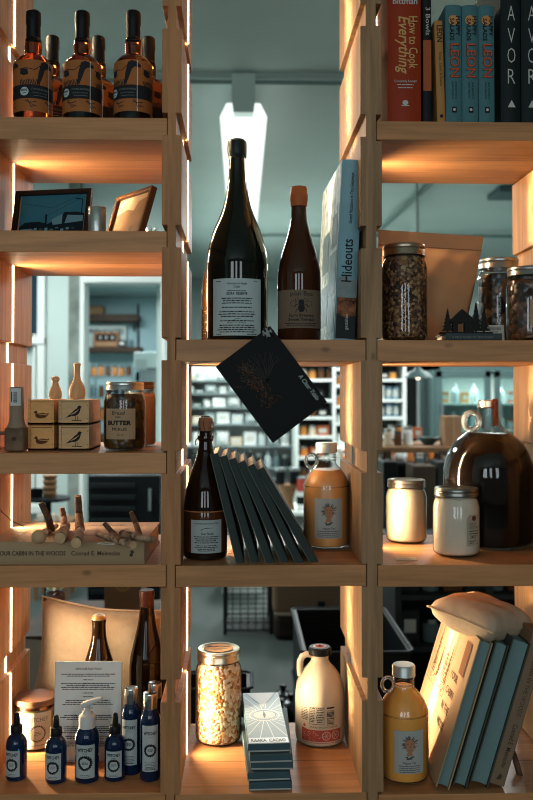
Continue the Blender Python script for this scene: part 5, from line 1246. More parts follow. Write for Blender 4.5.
# ---- shelves on the wall of the small room
Y = YI - .26; s8 = sc(Y)
def wallshelf(name, x0, x1, y0, y1, label):
    c, s = BB(x0, x1, y0, y1, Y, .25); t = thing(name, label, 'shelf', (c[0], YI - .005, c[2])); 
    boxpart('board', M_dwood, t, (0, -.125, 0), (s[0], .25, s[2]), .004)
    for u in (-.42, .42):
        b = MB(); b.box((s[0] * u, -.10, -s[2] / 2 - .012), (.02, .2, .02)); b.box((s[0] * u, -.01, -s[2] / 2 - .05), (.02, .02, .1)); b.build('bracket', M_blacksteel, t, smooth=False)
    return c, s
c1_, s1_ = wallshelf('wall_shelf', 60, 138, 314, 321, 'dark wooden wall shelf in the back room, the upper one')
c2_, s2_ = wallshelf('wall_shelf', 72, 141, 347, 352, 'dark wooden wall shelf in the back room, the lower one carrying the brown radio')
a, b_ = W(135.5, 385, Y), W(135.5, 302, Y)
o = MB().cyl((a.x, YI - .015, a.z), (a.x, YI - .015, b_.z), .012).build('wall_pipe', M_blacksteel); tag(o, 'thin dark vertical pipe at the right end of the back room wall shelves', 'pipe')
zs = W(100, 314, Y).z + .001
c, s = BB(86, 102.5, 306, 314, Y, .16); ot = thing('wooden_crate', 'brown wooden crate on the upper wall shelf of the back room', 'crate', (c[0], Y + .12, zs)); boxpart('crate_body', M_mwood, ot, (0, 0, s[2] / 2), (s[0], .18, s[2]), .004); boxpart('crate_rim', M_dwood, ot, (0, 0, s[2]), (s[0] * 1.02, .19, .012))
zs = W(100, 347, Y).z + .001
c, s = BB(84, 124, 324, 347, Y, .02); ot = thing('shop_sign', 'white board with black capitals leaning on the wall behind the brown radio', 'sign', (c[0], YI - .10, zs), rot=(-.10, 0, 0)); boxpart('sign_board', mat('sign board', (.50, .54, .50), .6), ot, (0, 0, s[2] / 2), (s[0], .015, s[2]), .002)
A = Art(); A.text('FRESH ROASTED', 0, s[2] * .60, .058, w=s[0] * .90, bold=.03); A.build('sign_lettering', M_ink, ot, at=(0, -.008, 0), eps=.001)
c, s = BB(93, 118, 332, 347, Y, .14); ot = thing('radio', 'brown wooden radio with a dark dial on the lower wall shelf', 'radio', (c[0], Y + .10, zs))
boxpart('radio_case', mat('orange brown wood', (.24, .10, .045), .4), ot, (0, 0, s[2] / 2), (s[0], .14, s[2]), .006); boxpart('dial_window', M_black, ot, (0, -.071, s[2] * .63), (s[0] * .8, .006, s[2] * .42)); boxpart('speaker_slot', M_card, ot, (0, -.071, s[2] * .2), (s[0] * .8, .004, s[2] * .18))
for u in (-.22, .02, .26): MB().cyl((s[0] * u, -.072, s[2] * .63), (s[0] * u, -.085, s[2] * .63), .014, seg=12).build('knob', M_lid, ot)
row(118, 136, 347, Y, [('carton_box', 'black', 8, .8), ('drink_bottle', 'slate', 6, 1)], 9, 'right of the radio on the lower wall shelf')
# tall open rack with jars beneath the wall shelves
def rack(name, label, x0, x1, ys, Yr, dep, m, ztop, wired=True, posts=True, cat='rack'):
    a, b_ = W(x0, 391, Yr).x, W(x1, 391, Yr).x; t = thing(name, label, cat, ((a + b_) / 2, Yr + dep / 2, 0)); w = b_ - a
    for i in (-1, 1):
        for j in (-1, 1): MB().cyl((i * (w / 2 - .012), j * (dep / 2 - .012), 0), (i * (w / 2 - .012), j * (dep / 2 - .012), ztop), .012, seg=8).build('post', m, t)
    for y_ in ys:
        z = W((x0 + x1) / 2, y_, Yr).z - .012; b = MB()
        if wired:
            for k in range(7): b.box((0, (-.5 + k / 6) * (dep - .02), z), (w - .02, .006, .006))
            for k in range(int(w / .05) + 1): b.box((-w / 2 + .012 + k * (w - .024) / int(w / .05), 0, z), (.004, dep - .02, .004))
            b.box((0, -dep / 2 + .012, z), (w - .02, .012, .022)); b.box((0, dep / 2 - .012, z), (w - .02, .012, .022))
        else: b.box((0, 0, z), (w, dep, .022))
        b.build('rack_shelf', m, t, smooth=False)
    return t
Yr = 7.35
rack('wire_rack', 'steel wire rack of jars in the back room doorway, under the wall shelves', 88, 134, (376, 397, 420, 446), Yr, .4, M_steel, 1.75)
for y_, sp, hp in ((376, [('storage_jar', 'amber', 6.4, 1), ('storage_jar', 'brown', 6.4, 1), ('storage_jar', 'honey', 6.4, 1)], 10.5), (397, [('storage_jar', 'slate', 7, 1), ('storage_jar', 'black', 7, 1), ('storage_jar', 'brown', 6.4, .9)], 12), (420, [('storage_jar', 'pale', 8, 1), ('storage_jar', 'amber', 7, 1)], 13), (446, [('carton_box', 'slate', 11, 1), ('storage_jar', 'brown', 8, .9)], 14)):
    row(90, 133, y_, Yr + .03, sp, hp, {376: 'on the top of the back room wire rack', 397: 'on the second level of the back room wire rack', 420: 'on the third level of the back room wire rack', 446: 'on the lowest level of the back room wire rack'}[y_], gap=.12)
# white machine on a stand, right of it
Ym = 6.6
c, s = BB(134, 160, 352, 368, Ym, .3); ot = thing('coffee_grinder', 'white and steel grinding machine beside the wire rack in the back room', 'machine', (c[0], Ym + .15, W(150, 405, Ym).z + .001)); hh = c[2] + s[2] / 2 - ot.location.z
boxpart('machine_head', M_white, ot, (0, 0, hh - s[2] / 2), (s[0], .3, s[2]), .01); boxpart('machine_body', mat('grey steel panel', (.30, .36, .36), .35, metal=.5), ot, (.02, .03, (hh - s[2]) / 2), (s[0] * .72, .22, hh - s[2]), .008)
boxpart('front_notice', M_paper, ot, (-.05, -.155, hh - .12), (.10, .006, .10)); MB().cyl((-.09, -.12, hh * .45), (-.09, -.12, hh * .62), .02).build('spout', M_black, ot)
zt_ = ot.location.z - .001
ot = thing('metal_table', 'steel table carrying the white grinding machine', 'table', (c[0], Ym + .2, 0)); boxpart('table_top', M_steel, ot, (0, 0, zt_ - .015), (s[0] * 1.1, .5, .03))
for i in (-1, 1):
    for j in (-1, 1): boxpart('leg', M_steel, ot, (i * s[0] * .5, j * .22, (zt_ - .03) / 2), (.03, .03, zt_ - .03))
row(137, 158, 405, Ym - .01, [('storage_jar', 'honey', 7, 1), ('storage_jar', 'white', 8, 1), ('storage_jar', 'rust', 7, .9)], 15, 'on the steel table before the grinding machine')
# white doorway neighbour: bright pass with products, right part behind the pickle jar
# ---- black slatted cabinet under all that
Yc = 3.9
c, s = BB(86, 160, 478, 800, Yc, .5); zt_ = W(120, 476, Yc).z
ot = thing('slatted_cabinet', 'black slatted cabinet standing in the doorway below the wire rack', 'cabinet', (c[0], Yc + .25, 0)); wv = s[0]
boxpart('cabinet_body', M_black, ot, (0, .01, zt_ / 2), (wv, .48, zt_), .006)
for k in range(10): boxpart('slat', M_blacksteel, ot, (-wv * .15, -.245, zt_ - .06 - k * .075), (wv * .62, .014, .03), .003)
boxpart('handle', M_steel, ot, (wv * .36, -.25, zt_ - .15), (.015, .02, .14))
# round black table with stacked orange topped tubs
Yt = 3.6
p = W(48, 497, Yt); ot = thing('round_table', 'small round black table holding the stacked tubs, seen above the cabin book', 'table', (p.x, Yt, 0)); MB().lathe([(0, p.z - .02), (.13, p.z - .02), (.135, p.z - .01), (.13, p.z), (0, p.z)], 28).build('table_top', M_black, ot); MB().cyl((0, 0, .02), (0, 0, p.z - .02), .02).build('pedestal', M_black, ot); MB().lathe([(0, 0), (.12, 0), (.12, .012), (.03, .02), (0, .02)], 24).build('base', M_black, ot)
for k in range(4):
    q = thing('food_tub', ['bottom', 'second', 'third', 'top'][k] + ' tub of the little stack on the round black table', 'tub', (p.x + .012, Yt, p.z + .001 + k * .034), 0, 'stacked tubs on the round table'); MB().lathe([(0, 0), (.034, 0), (.042, .024), (0, .024)], 18).build('tub', mat('brown tub', (.24, .12, .06), .6), q); MB().lathe([(.043, .0235), (.044, .026), (.043, .031), (0, .032)], 18).build('lid', mat('tan tub lid', (.40, .24, .13), .5), q)
ot = thing('lined_basket', 'dark round basket at the left of the stacked tubs', 'basket', (W(37, 500, Yt).x, Yt - .02, p.z + .001)); MB().lathe([(0, 0), (.035, 0), (.045, .05), (.040, .05), (.032, .006), (0, .006)], 20).build('basket_wall', M_black, ot)
row(36, 66, 522, 4.4, [('storage_jar', 'honey', 8, 1), ('carton_box', 'cream', 9, .8)], 9, 'on the low bench behind the round table')
c, s = BB(30, 70, 522, 700, 4.4, .3); ot = thing('low_bench', 'pale low bench behind the round black table', 'bench', (c[0], 4.55, 0)); zt_ = W(50, 522, 4.4).z - .001; boxpart('bench_top', M_mwood, ot, (0, 0, zt_ - .015), (s[0], .3, .03)); 
for i in (-1, 1):
    for j in (-1, 1): boxpart('leg', M_mwood, ot, (i * (s[0] / 2 - .03), j * .12, (zt_ - .03) / 2), (.03, .03, zt_ - .03))

# ---- bottom left: dark table with a gold lidded jar, printed carton, bag
Yk = 1.55
zt_ = W(54, 634, Yk).z; a, b_ = W(20, 391, Yk).x, W(162, 391, Yk).x
ot = thing('dark_table', 'dark table just behind the bottom left bay, mostly hidden by the cushion', 'table', ((a + b_) / 2, Yk + .25, 0)); boxpart('table_top', M_dwood, ot, (0, 0, zt_ - .015), (b_ - a, .55, .03), .003)
for i in (-1, 1):
    for j in (-1, 1): boxpart('leg', M_dwood, ot, (i * ((b_ - a) / 2 - .03), j * .24, (zt_ - .03) / 2), (.04, .04, zt_ - .03))
q, r = mason('jar of red brown sauce with a gold lid, behind the linen cushion', (W(54, 634, Yk + .08).x, Yk + .10, zt_ + .001), .036, .165, mat('red brown sauce', (.13, .035, .015), .3), lid=mat('gold tin lid', (.50, .42, .25), .3, metal=1), name='sauce_jar'); label_on(q, r, .05, .05, .11, M_kraft)
c, s = BB(103, 141, 583, 628, Yk + .25, .2); ot = thing('printed_carton', 'brown cardboard carton with a gold round emblem behind the dark bottles', 'carton', (c[0], Yk + .38, zt_ + .001)); hh = .19; boxpart('carton_body', mat('dim brown card', (.16, .085, .045), .8), ot, (0, 0, hh / 2), (s[0], .2, hh), .003)
A = Art(); A.disc(-.002, hh * .66, .034, 30); A.build('emblem', mat('gold emblem', (.30, .17, .05), .6), ot, at=(0, -.1005, 0)); A = Art(); A.ring(-.002, hh * .66, .026, .003); A.line([(-.016, hh * .66), (0, hh * .78), (.013, hh * .62)], .004); A.line([(-.012, hh * .6), (.012, hh * .58)], .004); A.build('emblem_lines', M_ink, ot, at=(0, -.1005, 0), eps=.001)
Yg = .75
p = WZ(38, 735, 0); pg_ = W(40, 700, Yg); ot = thing('paper_sack', 'grey paper sack with dark lettering low behind the candle', 'sack', (W(42, 690, Yg).x, Yg + .12, .452))
b = MB()
def sk(s_): return lambda u, v: Vector(((u - .5) * (.24 - .03 * v) + .02 * v, s_ * (.045 * (math.sin(PI * u) * math.sin(PI * min(1, v * 1.05 + .02))) ** .5 + .004), v * .27 - .015 * u))
b.grid(sk(-1), 10, 12); b.grid(sk(1), 10, 12); b.build('sack_body', mat('grey paper', (.20, .19, .16), .8, bump=.6, bscale=14), ot)
A = Art(); A.text('CHEF', .0, .10, .035, w=.13, rot=.6, bold=.02); A.build('sack_lettering', M_ink, ot, at=(0, -.052, .02), eps=.001)
o = MB().box((ot.location.x, Yg + .12, .225), (.34, .34, .45)).build('dark_crate', M_black, None, smooth=False, bevel=.01); tag(o, 'dark crate that carries the grey paper sack behind the bottom left bay', 'crate')

# ---- centre: bright rack of packets and white bookcase
Yb = 7.6; sB = sc(Yb)
a, b_ = W(178, 391, Yb).x, W(294, 391, Yb).x; wv = b_ - a
ot = thing('display_rack', 'bright white wall rack of packets behind the centre bay', 'rack', ((a + b_) / 2, Yb + .25, 0))
boxpart('back_panel', M_white, ot, (0, .22, .95), (wv, .03, 1.9)); LV = (380, 393, 407, 424, 446, 468, 492, 515)
for y_ in LV: boxpart('rack_shelf', mat('dim shelf edge', (.16, .20, .20), .5), ot, (0, 0, W(236, y_, Yb).z - .01), (wv, .42, .020))
for x in (-wv / 2, wv / 2): boxpart('side_panel', M_white, ot, (x, 0, .95), (.03, .44, 1.9))
WL = dict(zip(LV, ('top', 'second', 'third', 'fourth', 'fifth', 'sixth', 'seventh', 'lowest')))
SPW = [('carton_box', 'white', 13, .8), ('snack_bag', 'white', 14, .9), ('carton_box', 'pale', 12, .7), ('tin_can', 'white', 10, .7), ('storage_jar', 'white', 9, .7), ('snack_bag', 'pale', 12, .8), ('carton_box', 'cream', 12, .5), ('carton_box', 'slate', 9, .3)]
SPD = [('storage_jar', 'rust', 9, .8), ('storage_jar', 'pale', 9, .8), ('storage_jar', 'white', 9, .9), ('tin_can', 'slate', 8, .8)]
SPB = [('drink_bottle', 'black', 8, 1), ('drink_bottle', 'slate', 8, 1), ('storage_jar', 'black', 9, .8), ('drink_bottle', 'pale', 8, 1)]
for i, y_ in enumerate(LV):
    row(182, 292, y_, Yb + .06, [SPW, SPW, SPW, SPW, SPD + SPW, SPB, SPB, SPW][i], (11, 10, 12, 15, 18, 17, 17, 16)[i], 'on the %s shelf of the bright rack behind the centre bay' % WL[y_], gap=.12)
for x in (205, 250):
    p = W(x, 363, Yb + .2); o = MB().box((p.x, Yb + .24, p.z), (.24, .14, .12)).build('speaker_box', mat('grey box', (.22, .28, .28), .6), None, smooth=False, bevel=.01, loc=(0, 0, 0)) if False else None

Yw = 7.0
def bookcase(label, xs, ys, ytop):
    a, b_ = W(xs[0], 391, Yw).x, W(xs[-1], 391, Yw).x; t = thing('bookcase', label, 'bookcase', ((a + b_) / 2, Yw + .2, 0)); cx = (a + b_) / 2; H = W(xs[0], ytop, Yw).z
    for x in xs: boxpart('upright', M_white, t, (W(x, 391, Yw).x - cx, 0, H / 2), (.03, .38, H))
    boxpart('back_panel', mat('dark bookcase back', (.06, .07, .065), .7), t, (0, .185, H / 2), (b_ - a, .01, H))
    for x0, x1 in zip(xs, xs[1:]):
        for y_ in ys if x1 - x0 > 12 else [y + 6 for y in ys]:
            boxpart('bookcase_shelf', M_white, t, ((W(x0, 391, Yw).x + W(x1, 391, Yw).x) / 2 - cx, 0, W(320, y_, Yw).z - .012), (W(x1, 391, Yw).x - W(x0, 391, Yw).x - .032, .37, .026))
    return t
bookcase('tall white bookcase of jars and cans seen through the centre and right bays', [297, 334.5, 346, 377, 405], (362, 379, 399.5, 417, 436, 457, 478, 500), 350)
SPO = [('storage_jar', 'orange', 9, .9), ('storage_jar', 'honey', 8, .9), ('carton_box', 'rust', 13, .8), ('storage_jar', 'rust', 8, .8), ('storage_jar', 'cream', 8, .9), ('storage_jar', 'brown', 8, .9), ('carton_box', 'black', 10, .7)]
SPC = [('tin_can', 'blue', 6.6, 1), ('tin_can', 'slate', 6.6, 1), ('tin_can', 'pale', 6.6, 1)]
nm = {362: 'top', 379: 'second', 399.5: 'third', 417: 'fourth', 436: 'fifth', 457: 'sixth', 478: 'seventh', 500: 'lowest'}
for y_ in (379, 399.5, 417, 436, 457, 478, 500):
    row(300, 333, y_, Yw + .06, SPO, 12.5, 'on the %s shelf of the white bookcase, seen through the centre bay' % nm[y_], gap=.1)
    if y_ < 470: row(336.5, 345, y_ + 6, Yw + .06, [('storage_jar', 'white', 7, 1), ('storage_jar', 'orange', 6.5, 1)], 10, 'in the narrow part of the white bookcase at the %s level' % nm[y_], gap=.1)
    if y_ < 430: row(379, 404, y_, Yw + .05, SPC if y_ > 380 else SPO, 13 if y_ > 380 else 9, 'on the %s shelf of the white bookcase, seen through the right bay' % nm[y_], gap=.05)
# nearer things between the books and the jug
Yn = 5.1; p = W(289, 513, Yn)
ot = thing('white_counter', 'low white counter behind the leaning green books', 'counter', (p.x - .1, Yn + .34, 0)); boxpart('counter_body', mat('counter front', (.28, .31, .30), .6), ot, (0, .02, (p.z - .03) / 2), (.98, .5, p.z - .03)); boxpart('counter_top', M_white, ot, (0, 0, p.z - .015), (1.04, .6, .03), .004)
q = W(289, 487, Yn); ot = thing('wooden_stand', 'round bent wood stand holding two black canisters, left of the orange jug', 'stand', (W(289, 500, Yn).x, Yn + .22, p.z + .001)); hh = q.z - p.z - .002
MB().lathe([(0, hh), (.085, hh), (.085, hh - .012), (.075, hh - .03), (.045, hh * .35), (.06, .0), (0, .0)], 24).build('stand_body', M_mwood, ot)
for x, lab in ((282, 'left'), (297, 'right')):
    v = thing('black_canister', 'black canister with a steel rim on the wooden stand, the %s one of the pair' % lab, 'canister', (W(x, 487, Yn).x * .985, Yn + .22, q.z + .001), 0, 'black canisters on the stand'); MB().lathe([(0, 0), (.038, 0), (.040, .11), (0, .11)], 20).build('canister_body', M_black, v); MB().lathe([(.041, .104), (.043, .106), (.043, .128), (0, .13)], 20).build('canister_lid', M_steel, v)
v = thing('white_pail', 'white pail standing at the right of the wooden stand', 'pail', (W(304, 510, Yn).x, Yn + .16, p.z + .001)); MB().lathe([(0, 0), (.045, 0), (.052, .15), (.048, .15), (.043, .006), (0, .006)], 20).build('pail_wall', M_white, v); MB().lathe([(.0462, .05), (.0485, .05), (.0505, .11), (.0485, .11)], 20).build('dark_band', M_black, v)
v = thing('red_tin', 'dull red tin on the white pail beside the orange jug', 'tin', (W(304, 478, Yn).x, Yn + .16, p.z + .152)); MB().lathe([(0, 0), (.046, 0), (.046, .10), (0, .10)], 18).build('tin_body', M_red, v); MB().lathe([(.047, .098), (.048, .11), (0, .112)], 18).build('tin_lid', M_steel, v)
# low white box stack left, seen between the corked bottle and the books
c, s = BB(222, 262, 528, 560, 4.6, .3)
v = thing('white_case', 'white case with dark stripes seen low between the corked bottle and the books', 'case', (c[0], 4.75, p.z * 0)); zz = c[2] + s[2] / 2; boxpart('case_body', M_white, v, (0, 0, zz / 2), (s[0], .3, zz)); boxpart('dark_stripe', M_ink, v, (0, -.152, zz - .10), (s[0] * .9, .004, .03)); boxpart('dark_stripe', M_ink, v, (0, -.152, zz - .05), (s[0] * .7, .004, .015))
# flower pot of pale blossoms behind the orange jug
v = thing('flower_pot', 'white pot of pale and orange blossoms behind the right of the orange jug', 'plant', (W(340, 470, 5.9).x, 5.9, W(340, 470, 5.9).z)); MB().lathe([(0, 0), (.05, 0), (.07, .09), (.064, .09), (.045, .006), (0, .006)], 18).build('pot', M_white, v)
b = MB(); b2 = MB()
for k in range(26):
    a = R.uniform(0, 6.28); rr_ = R.uniform(0, .10); c = (rr_ * math.cos(a), rr_ * math.sin(a), .11 + R.uniform(0, .09)); (b if k % 3 else b2).lathe([(0, -.02), (.022, -.006), (.024, .008), (0, .02)], 8, c=c)
b.build('pale_blossoms', M_white, v); b2.build('orange_blossoms', mat('orange petals', PAL['orange'], .6), v)
pz = v.location.z; o = MB().box((v.location.x, 5.95, pz / 2 - .002), (.5, .3, pz - .004)).build('side_counter', mat('counter front', 0), None, smooth=False, bevel=.004); tag(o, 'grey side counter under the flower pot behind the orange jug', 'counter')

# ---- right bay: doorway, glass door fridge, table with jars, pendant lamp
c, s = BB(413, 436, 366, 438, 8.6, .1); struct(MB().box((c[0], YB - .05, 1.02), (.85, .08, 2.04)).build('door_1', mat('black doorway', (.012, .014, .014), .7), smooth=False))
Yf = 6.9
a, b_ = W(434, 391, Yf).x, W(560, 391, Yf).x; H = W(470, 358, Yf).z; wv = b_ - a
fr = thing('glass_door_fridge', 'big grey green fridge with glass doors and lit white shelves', 'fridge', ((a + b_) / 2, Yf + .35, 0)); G = M_teal
for x in (-wv / 2 + .03, wv / 2 - .03): boxpart('side_wall', G, fr, (x, 0, H / 2), (.06, .7, H))
boxpart('back_wall', M_white, fr, (0, .33, H / 2), (wv, .04, H)); boxpart('top_panel', G, fr, (0, 0, H - .06), (wv, .7, .12)); boxpart('bottom_panel', G, fr, (0, 0, .12), (wv, .7, .24))
for x0, x1 in ((434, 490), (492, 556)):
    u0, u1 = W(x0 + 1.5, 391, Yf).x - fr.location.x, W(x1, 391, Yf).x - fr.location.x; b = MB(); m_ = (u0 + u1) / 2
    for x in (u0 + .03, u1 - .03): b.box((x, -.37, H / 2 + .06), (.06, .04, H - .36))
    b.box((m_, -.37, H - .16), (u1 - u0, .04, .07)); b.box((m_, -.37, .29), (u1 - u0, .04, .07)); d_ = b.build('door', G, fr, smooth=False, bevel=.004)
    boxpart('door_glass', thin_glass('fridge glass', (.8, .92, .92)), d_, (m_, -.37, H / 2 + .05), (u1 - u0 - .1, .008, H - .42)); boxpart('handle', M_steel, d_, (u0 + .05, -.42, 1.2), (.02, .03, .3))
for y_ in (403, 430, 458):
    boxpart('fridge_shelf', M_white, fr, (0, .02, W(470, y_, Yf).z - .01), (wv - .13, .55, .02))
    row(442, 488, y_, Yf + .12, [('drink_bottle', 'white', 9, 1), ('drink_bottle', 'white', 8, .9), ('drink_bottle', 'pale', 9, 1), ('storage_jar', 'cream', 8, .6), ('carton_box', 'honey', 8, .6)], 19, 'on the %s shelf behind the left fridge door' % {403: 'upper', 430: 'middle', 458: 'lower'}[y_])
    row(497, 540, y_, Yf + .12, [('drink_bottle', 'white', 9, 1), ('tin_can', 'rust', 8, .6), ('drink_bottle', 'pale', 9, .9), ('carton_box', 'pale', 9, .7)], 19, 'on the %s shelf behind the right fridge door' % {403: 'upper', 430: 'middle', 458: 'lower'}[y_])
area('fridge_light', (fr.location.x, Yf + .12, H - .14), (0, 0, 0), wv * .8, .1, 11, (.9, 1, .97))
Yt = 3.4; zt_ = W(415, 447, Yt).z; a, b_ = W(374, 391, Yt).x, W(470, 391, Yt).x; wv = b_ - a
tb = thing('trestle_table', 'brown wooden trestle table with jars on it behind the right bay', 'table', ((a + b_) / 2, Yt + .3, 0)); boxpart('table_top', M_mwood, tb, (0, 0, zt_ - .018), (wv, .6, .034), .003)
for x in (-wv * .36, wv * .36):
    for sg_ in (-1, 1): MB().cyl((x, -.2, zt_ - .04), (x + sg_ * .14, -.2, .02), .020, seg=6).build('trestle_leg', M_mwood, tb); MB().cyl((x, .2, zt_ - .04), (x + sg_ * .14, .2, .02), .020, seg=6).build('trestle_leg', M_mwood, tb)
    boxpart('trestle_bar', M_mwood, tb, (x, 0, zt_ - .05), (.04, .5, .04))
row(384, 421, 446, Yt + .06, [('storage_jar', 'white', 11, .95), ('storage_jar', 'amber', 9, .8), ('storage_jar', 'cream', 10, .9), ('storage_jar', 'brown', 9, .8)], 20, 'at the front of the trestle table', gap=.1)
row(388, 425, 439, Yt + .30, [('storage_jar', 'honey', 7, .9), ('storage_jar', 'white', 8, .9), ('carton_box', 'rust', 9, .7)], 16, 'at the back of the trestle table', gap=.1)
c, s = BB(447, 464, 417, 447, Yt + .02, .1); v = thing('cardboard_box', 'plain brown cardboard box on the trestle table left of the big dark jug neck', 'box', (c[0], Yt + .14, zt_ + .001)); boxpart('box_body', M_card, v, (0, 0, s[2] / 2), (s[0], .14, s[2]), .002); boxpart('packing_tape', M_kraft, v, (0, -.0712, s[2] / 2), (.015, .002, s[2]))
v = thing('dark_bowl', 'wide dark bowl on the trestle table beside the cardboard box', 'bowl', (W(433, 446, Yt + .1).x, Yt + .22, zt_ + .001)); MB().lathe([(0, 0), (.03, 0), (.075, .045), (.07, .047), (.028, .006), (0, .006)], 24).build('bowl_wall', M_teal, v)
Yl = 4.0; p = W(418, 378, Yl); v = thing('pendant_lamp', 'grey metal pendant lamp hanging below the granola board in the right bay', 'lamp', (p.x, Yl, p.z)); MB().lathe([(.018, .07), (.03, .05), (.07, .035), (.098, .0), (.094, 0), (.066, .030), (.028, .045), (.016, .065)], 32).build('lamp_shade', M_teal, v); MB().lathe([(0, -.012), (.014, -.004), (.016, .010), (.008, .03), (0, .04)], 14).build('bulb', emis('warm bulb', (1, .8, .55), 4), v); MB().cyl((0, 0, .07), (0, 0, 3.098 - p.z), .004).build('lamp_cord', M_black, v)
# stores under the table: bags and boxes
for (x0, x1, y0, y1, Yq, name, label, cat, m) in ((384, 398, 462, 500, 3.0, 'black_bag', 'black shopping bag hanging under the trestle table at the left', 'bag', M_black), (414, 436, 466, 545, 3.1, 'storage_box', 'grey brown storage box standing under the trestle table', 'box', mat('grey brown card', (.07, .055, .04), .8)), (438, 462, 462, 545, 3.15, 'storage_box', 'dark storage box under the trestle table, nearest the big dark jug', 'box', mat('dark box', (.04, .045, .045), .7)), (396, 413, 500, 545, 3.2, 'storage_box', 'dark low storage box under the trestle table behind the cream jar', 'box', mat('dark box', 0))):
    c, s = BB(x0, x1, y0, y1, Yq, .25); zz = c[2] + s[2] / 2
    v = thing(name, label, cat, (c[0], Yq + .125, 0)); boxpart('body', m, v, (0, 0, zz / 2), (s[0], .22, zz), .006)
    b = MB(); b.tube([(-s[0] * .25, 0, zz), (-s[0] * .2, 0, zz + .05), (s[0] * .2, 0, zz + .05), (s[0] * .25, 0, zz)], .006, 6); b.build('handle', m, v)
row(386, 450, 462, 4.2, [('snack_bag', 'white', 11, .8), ('storage_jar', 'orange', 8, .7), ('carton_box', 'slate', 11, .8), ('carton_box', 'rust', 9, .6)], 15, 'on the low rack behind the trestle table', gap=.1)
zq = W(415, 462, 4.2).z; a, b_ = W(382, 391, 4.2).x, W(455, 391, 4.2).x; v = thing('low_rack', 'dark low rack behind the trestle table', 'rack', ((a + b_) / 2, 4.42, 0)); boxpart('rack_top', M_blacksteel, v, (0, 0, zq - .012), (b_ - a, .5, .022)); boxpart('rack_body', M_black, v, (0, .05, (zq - .03) / 2), (b_ - a - .04, .4, zq - .03))

# ---- bottom centre and right: crates and racks on the concrete floor
Yx = WZ(247, 634, 0).y; a, b_ = W(225, 600, Yx).x, W(271, 600, Yx).x; wv = b_ - a; ot = thing('wire_crate_rack', 'black wire rack on the floor, seen above the mushroom jar', 'rack', ((a + b_) / 2, Yx + .2, 0))
for i in (-1, 1):
    for j in (-1, 1): boxpart('post', M_blacksteel, ot, (i * wv / 2, j * .2, .4), (.02, .02, .8))
for z in (.02, .30, .55, .78):
    b = MB()
    for k in range(13): b.box((-wv / 2 + wv * k / 12, 0, z), (.005, .4, .005))
    for j in (-1, 0, 1): b.box((0, j * .2, z), (wv, .008, .01))
    b.build('wire_tray', M_blacksteel, ot, smooth=False)
b = MB()
for k in range(9):
    b.box((0, -.2, .03 + k * .03), (wv, .004, .004))
for k in range(7): b.box((-wv / 2 + wv * k / 6, -.2, .15), (.005, .005, .26))
b.build('front_mesh', M_blacksteel, ot, smooth=False); boxpart('dark_folded_cloth', mat('dark cloth', (.02, .025, .025), .9), ot, (0, 0, .36), (wv * .85, .3, .10), .02)
Yx = WZ(300, 641, 0).y; a, b_ = W(273, 600, Yx).x, W(352, 600, Yx).x; wv = b_ - a; zt_ = W(300, 583, Yx).z; zm = W(300, 616, Yx).z
ot = thing('cool_box', 'large brown chest with a dark base on the floor behind the syrup jug', 'chest', ((a + b_) / 2, Yx + .25, 0)); boxpart('chest_base', mat('dark brown chest', (.03, .022, .018), .5), ot, (0, 0, zm / 2), (wv * .96, .48, zm), .03); boxpart('chest_body', mat('tan chest', (.17, .11, .07), .5), ot, (0, 0, (zt_ + zm) / 2 + .01), (wv, .5, zt_ - zm), .025); boxpart('chest_rim', mat('pale chest rim', (.30, .25, .20), .4), ot, (0, -.255, zm + .012), (wv * .98, .012, .014)); boxpart('latch', M_black, ot, (.05, -.258, zm + .06), (.04, .02, .05))
def tote(label, x0, x1, yb_, yf_, z, name='plastic_crate', base=0, hh=None):
    """open black crate: front rim at (x0..x1, yf_), back rim at yb_ at height z"""
    f = WZ(x0, yf_, z); g_ = WZ(x1, yf_, z); k = WZ((x0 + x1) / 2, yb_, z); w_ = g_.x - f.x; d_ = k.y - f.y; hh = hh or z - base; t = thing(name, label, 'crate', ((f.x + g_.x) / 2, (f.y + k.y) / 2, z - hh)); e = .012
    b = MB(); b.box((0, 0, .006), (w_ - .03, d_ - .03, .012))
    for i in (-1, 1): b.box((i * (w_ / 2 - e), 0, hh / 2), (e, d_ - .02, hh)); b.box((0, i * (d_ / 2 - e), hh / 2), (w_ - .02, e, hh))
    b.build('crate_wall', M_black, t, smooth=False)
    b = MB(); P = [(-w_ / 2 + .02, -d_ / 2), (w_ / 2 - .02, -d_ / 2), (w_ / 2, -d_ / 2 + .02), (w_ / 2, d_ / 2 - .02), (w_ / 2 - .02, d_ / 2), (-w_ / 2 + .02, d_ / 2), (-w_ / 2, d_ / 2 - .02), (-w_ / 2, -d_ / 2 + .02)]
    b.tube([(x, y, hh) for x, y in P], .006, 8, closed=True); b.build('crate_rim', mat('crate rim plastic', (.010, .016, .018), .45), t); return t, w_, d_, hh
tt, w_, d_, hh = tote('open black plastic crate behind the third upright, uppermost of the stacked pair', 302, 414, 608, 653, .50, hh=.26)
zc = tt.location.z
t2 = dup(tt, (tt.location.x, tt.location.y, zc - .262), 0, 'lower black plastic crate of the stacked pair behind the third upright')
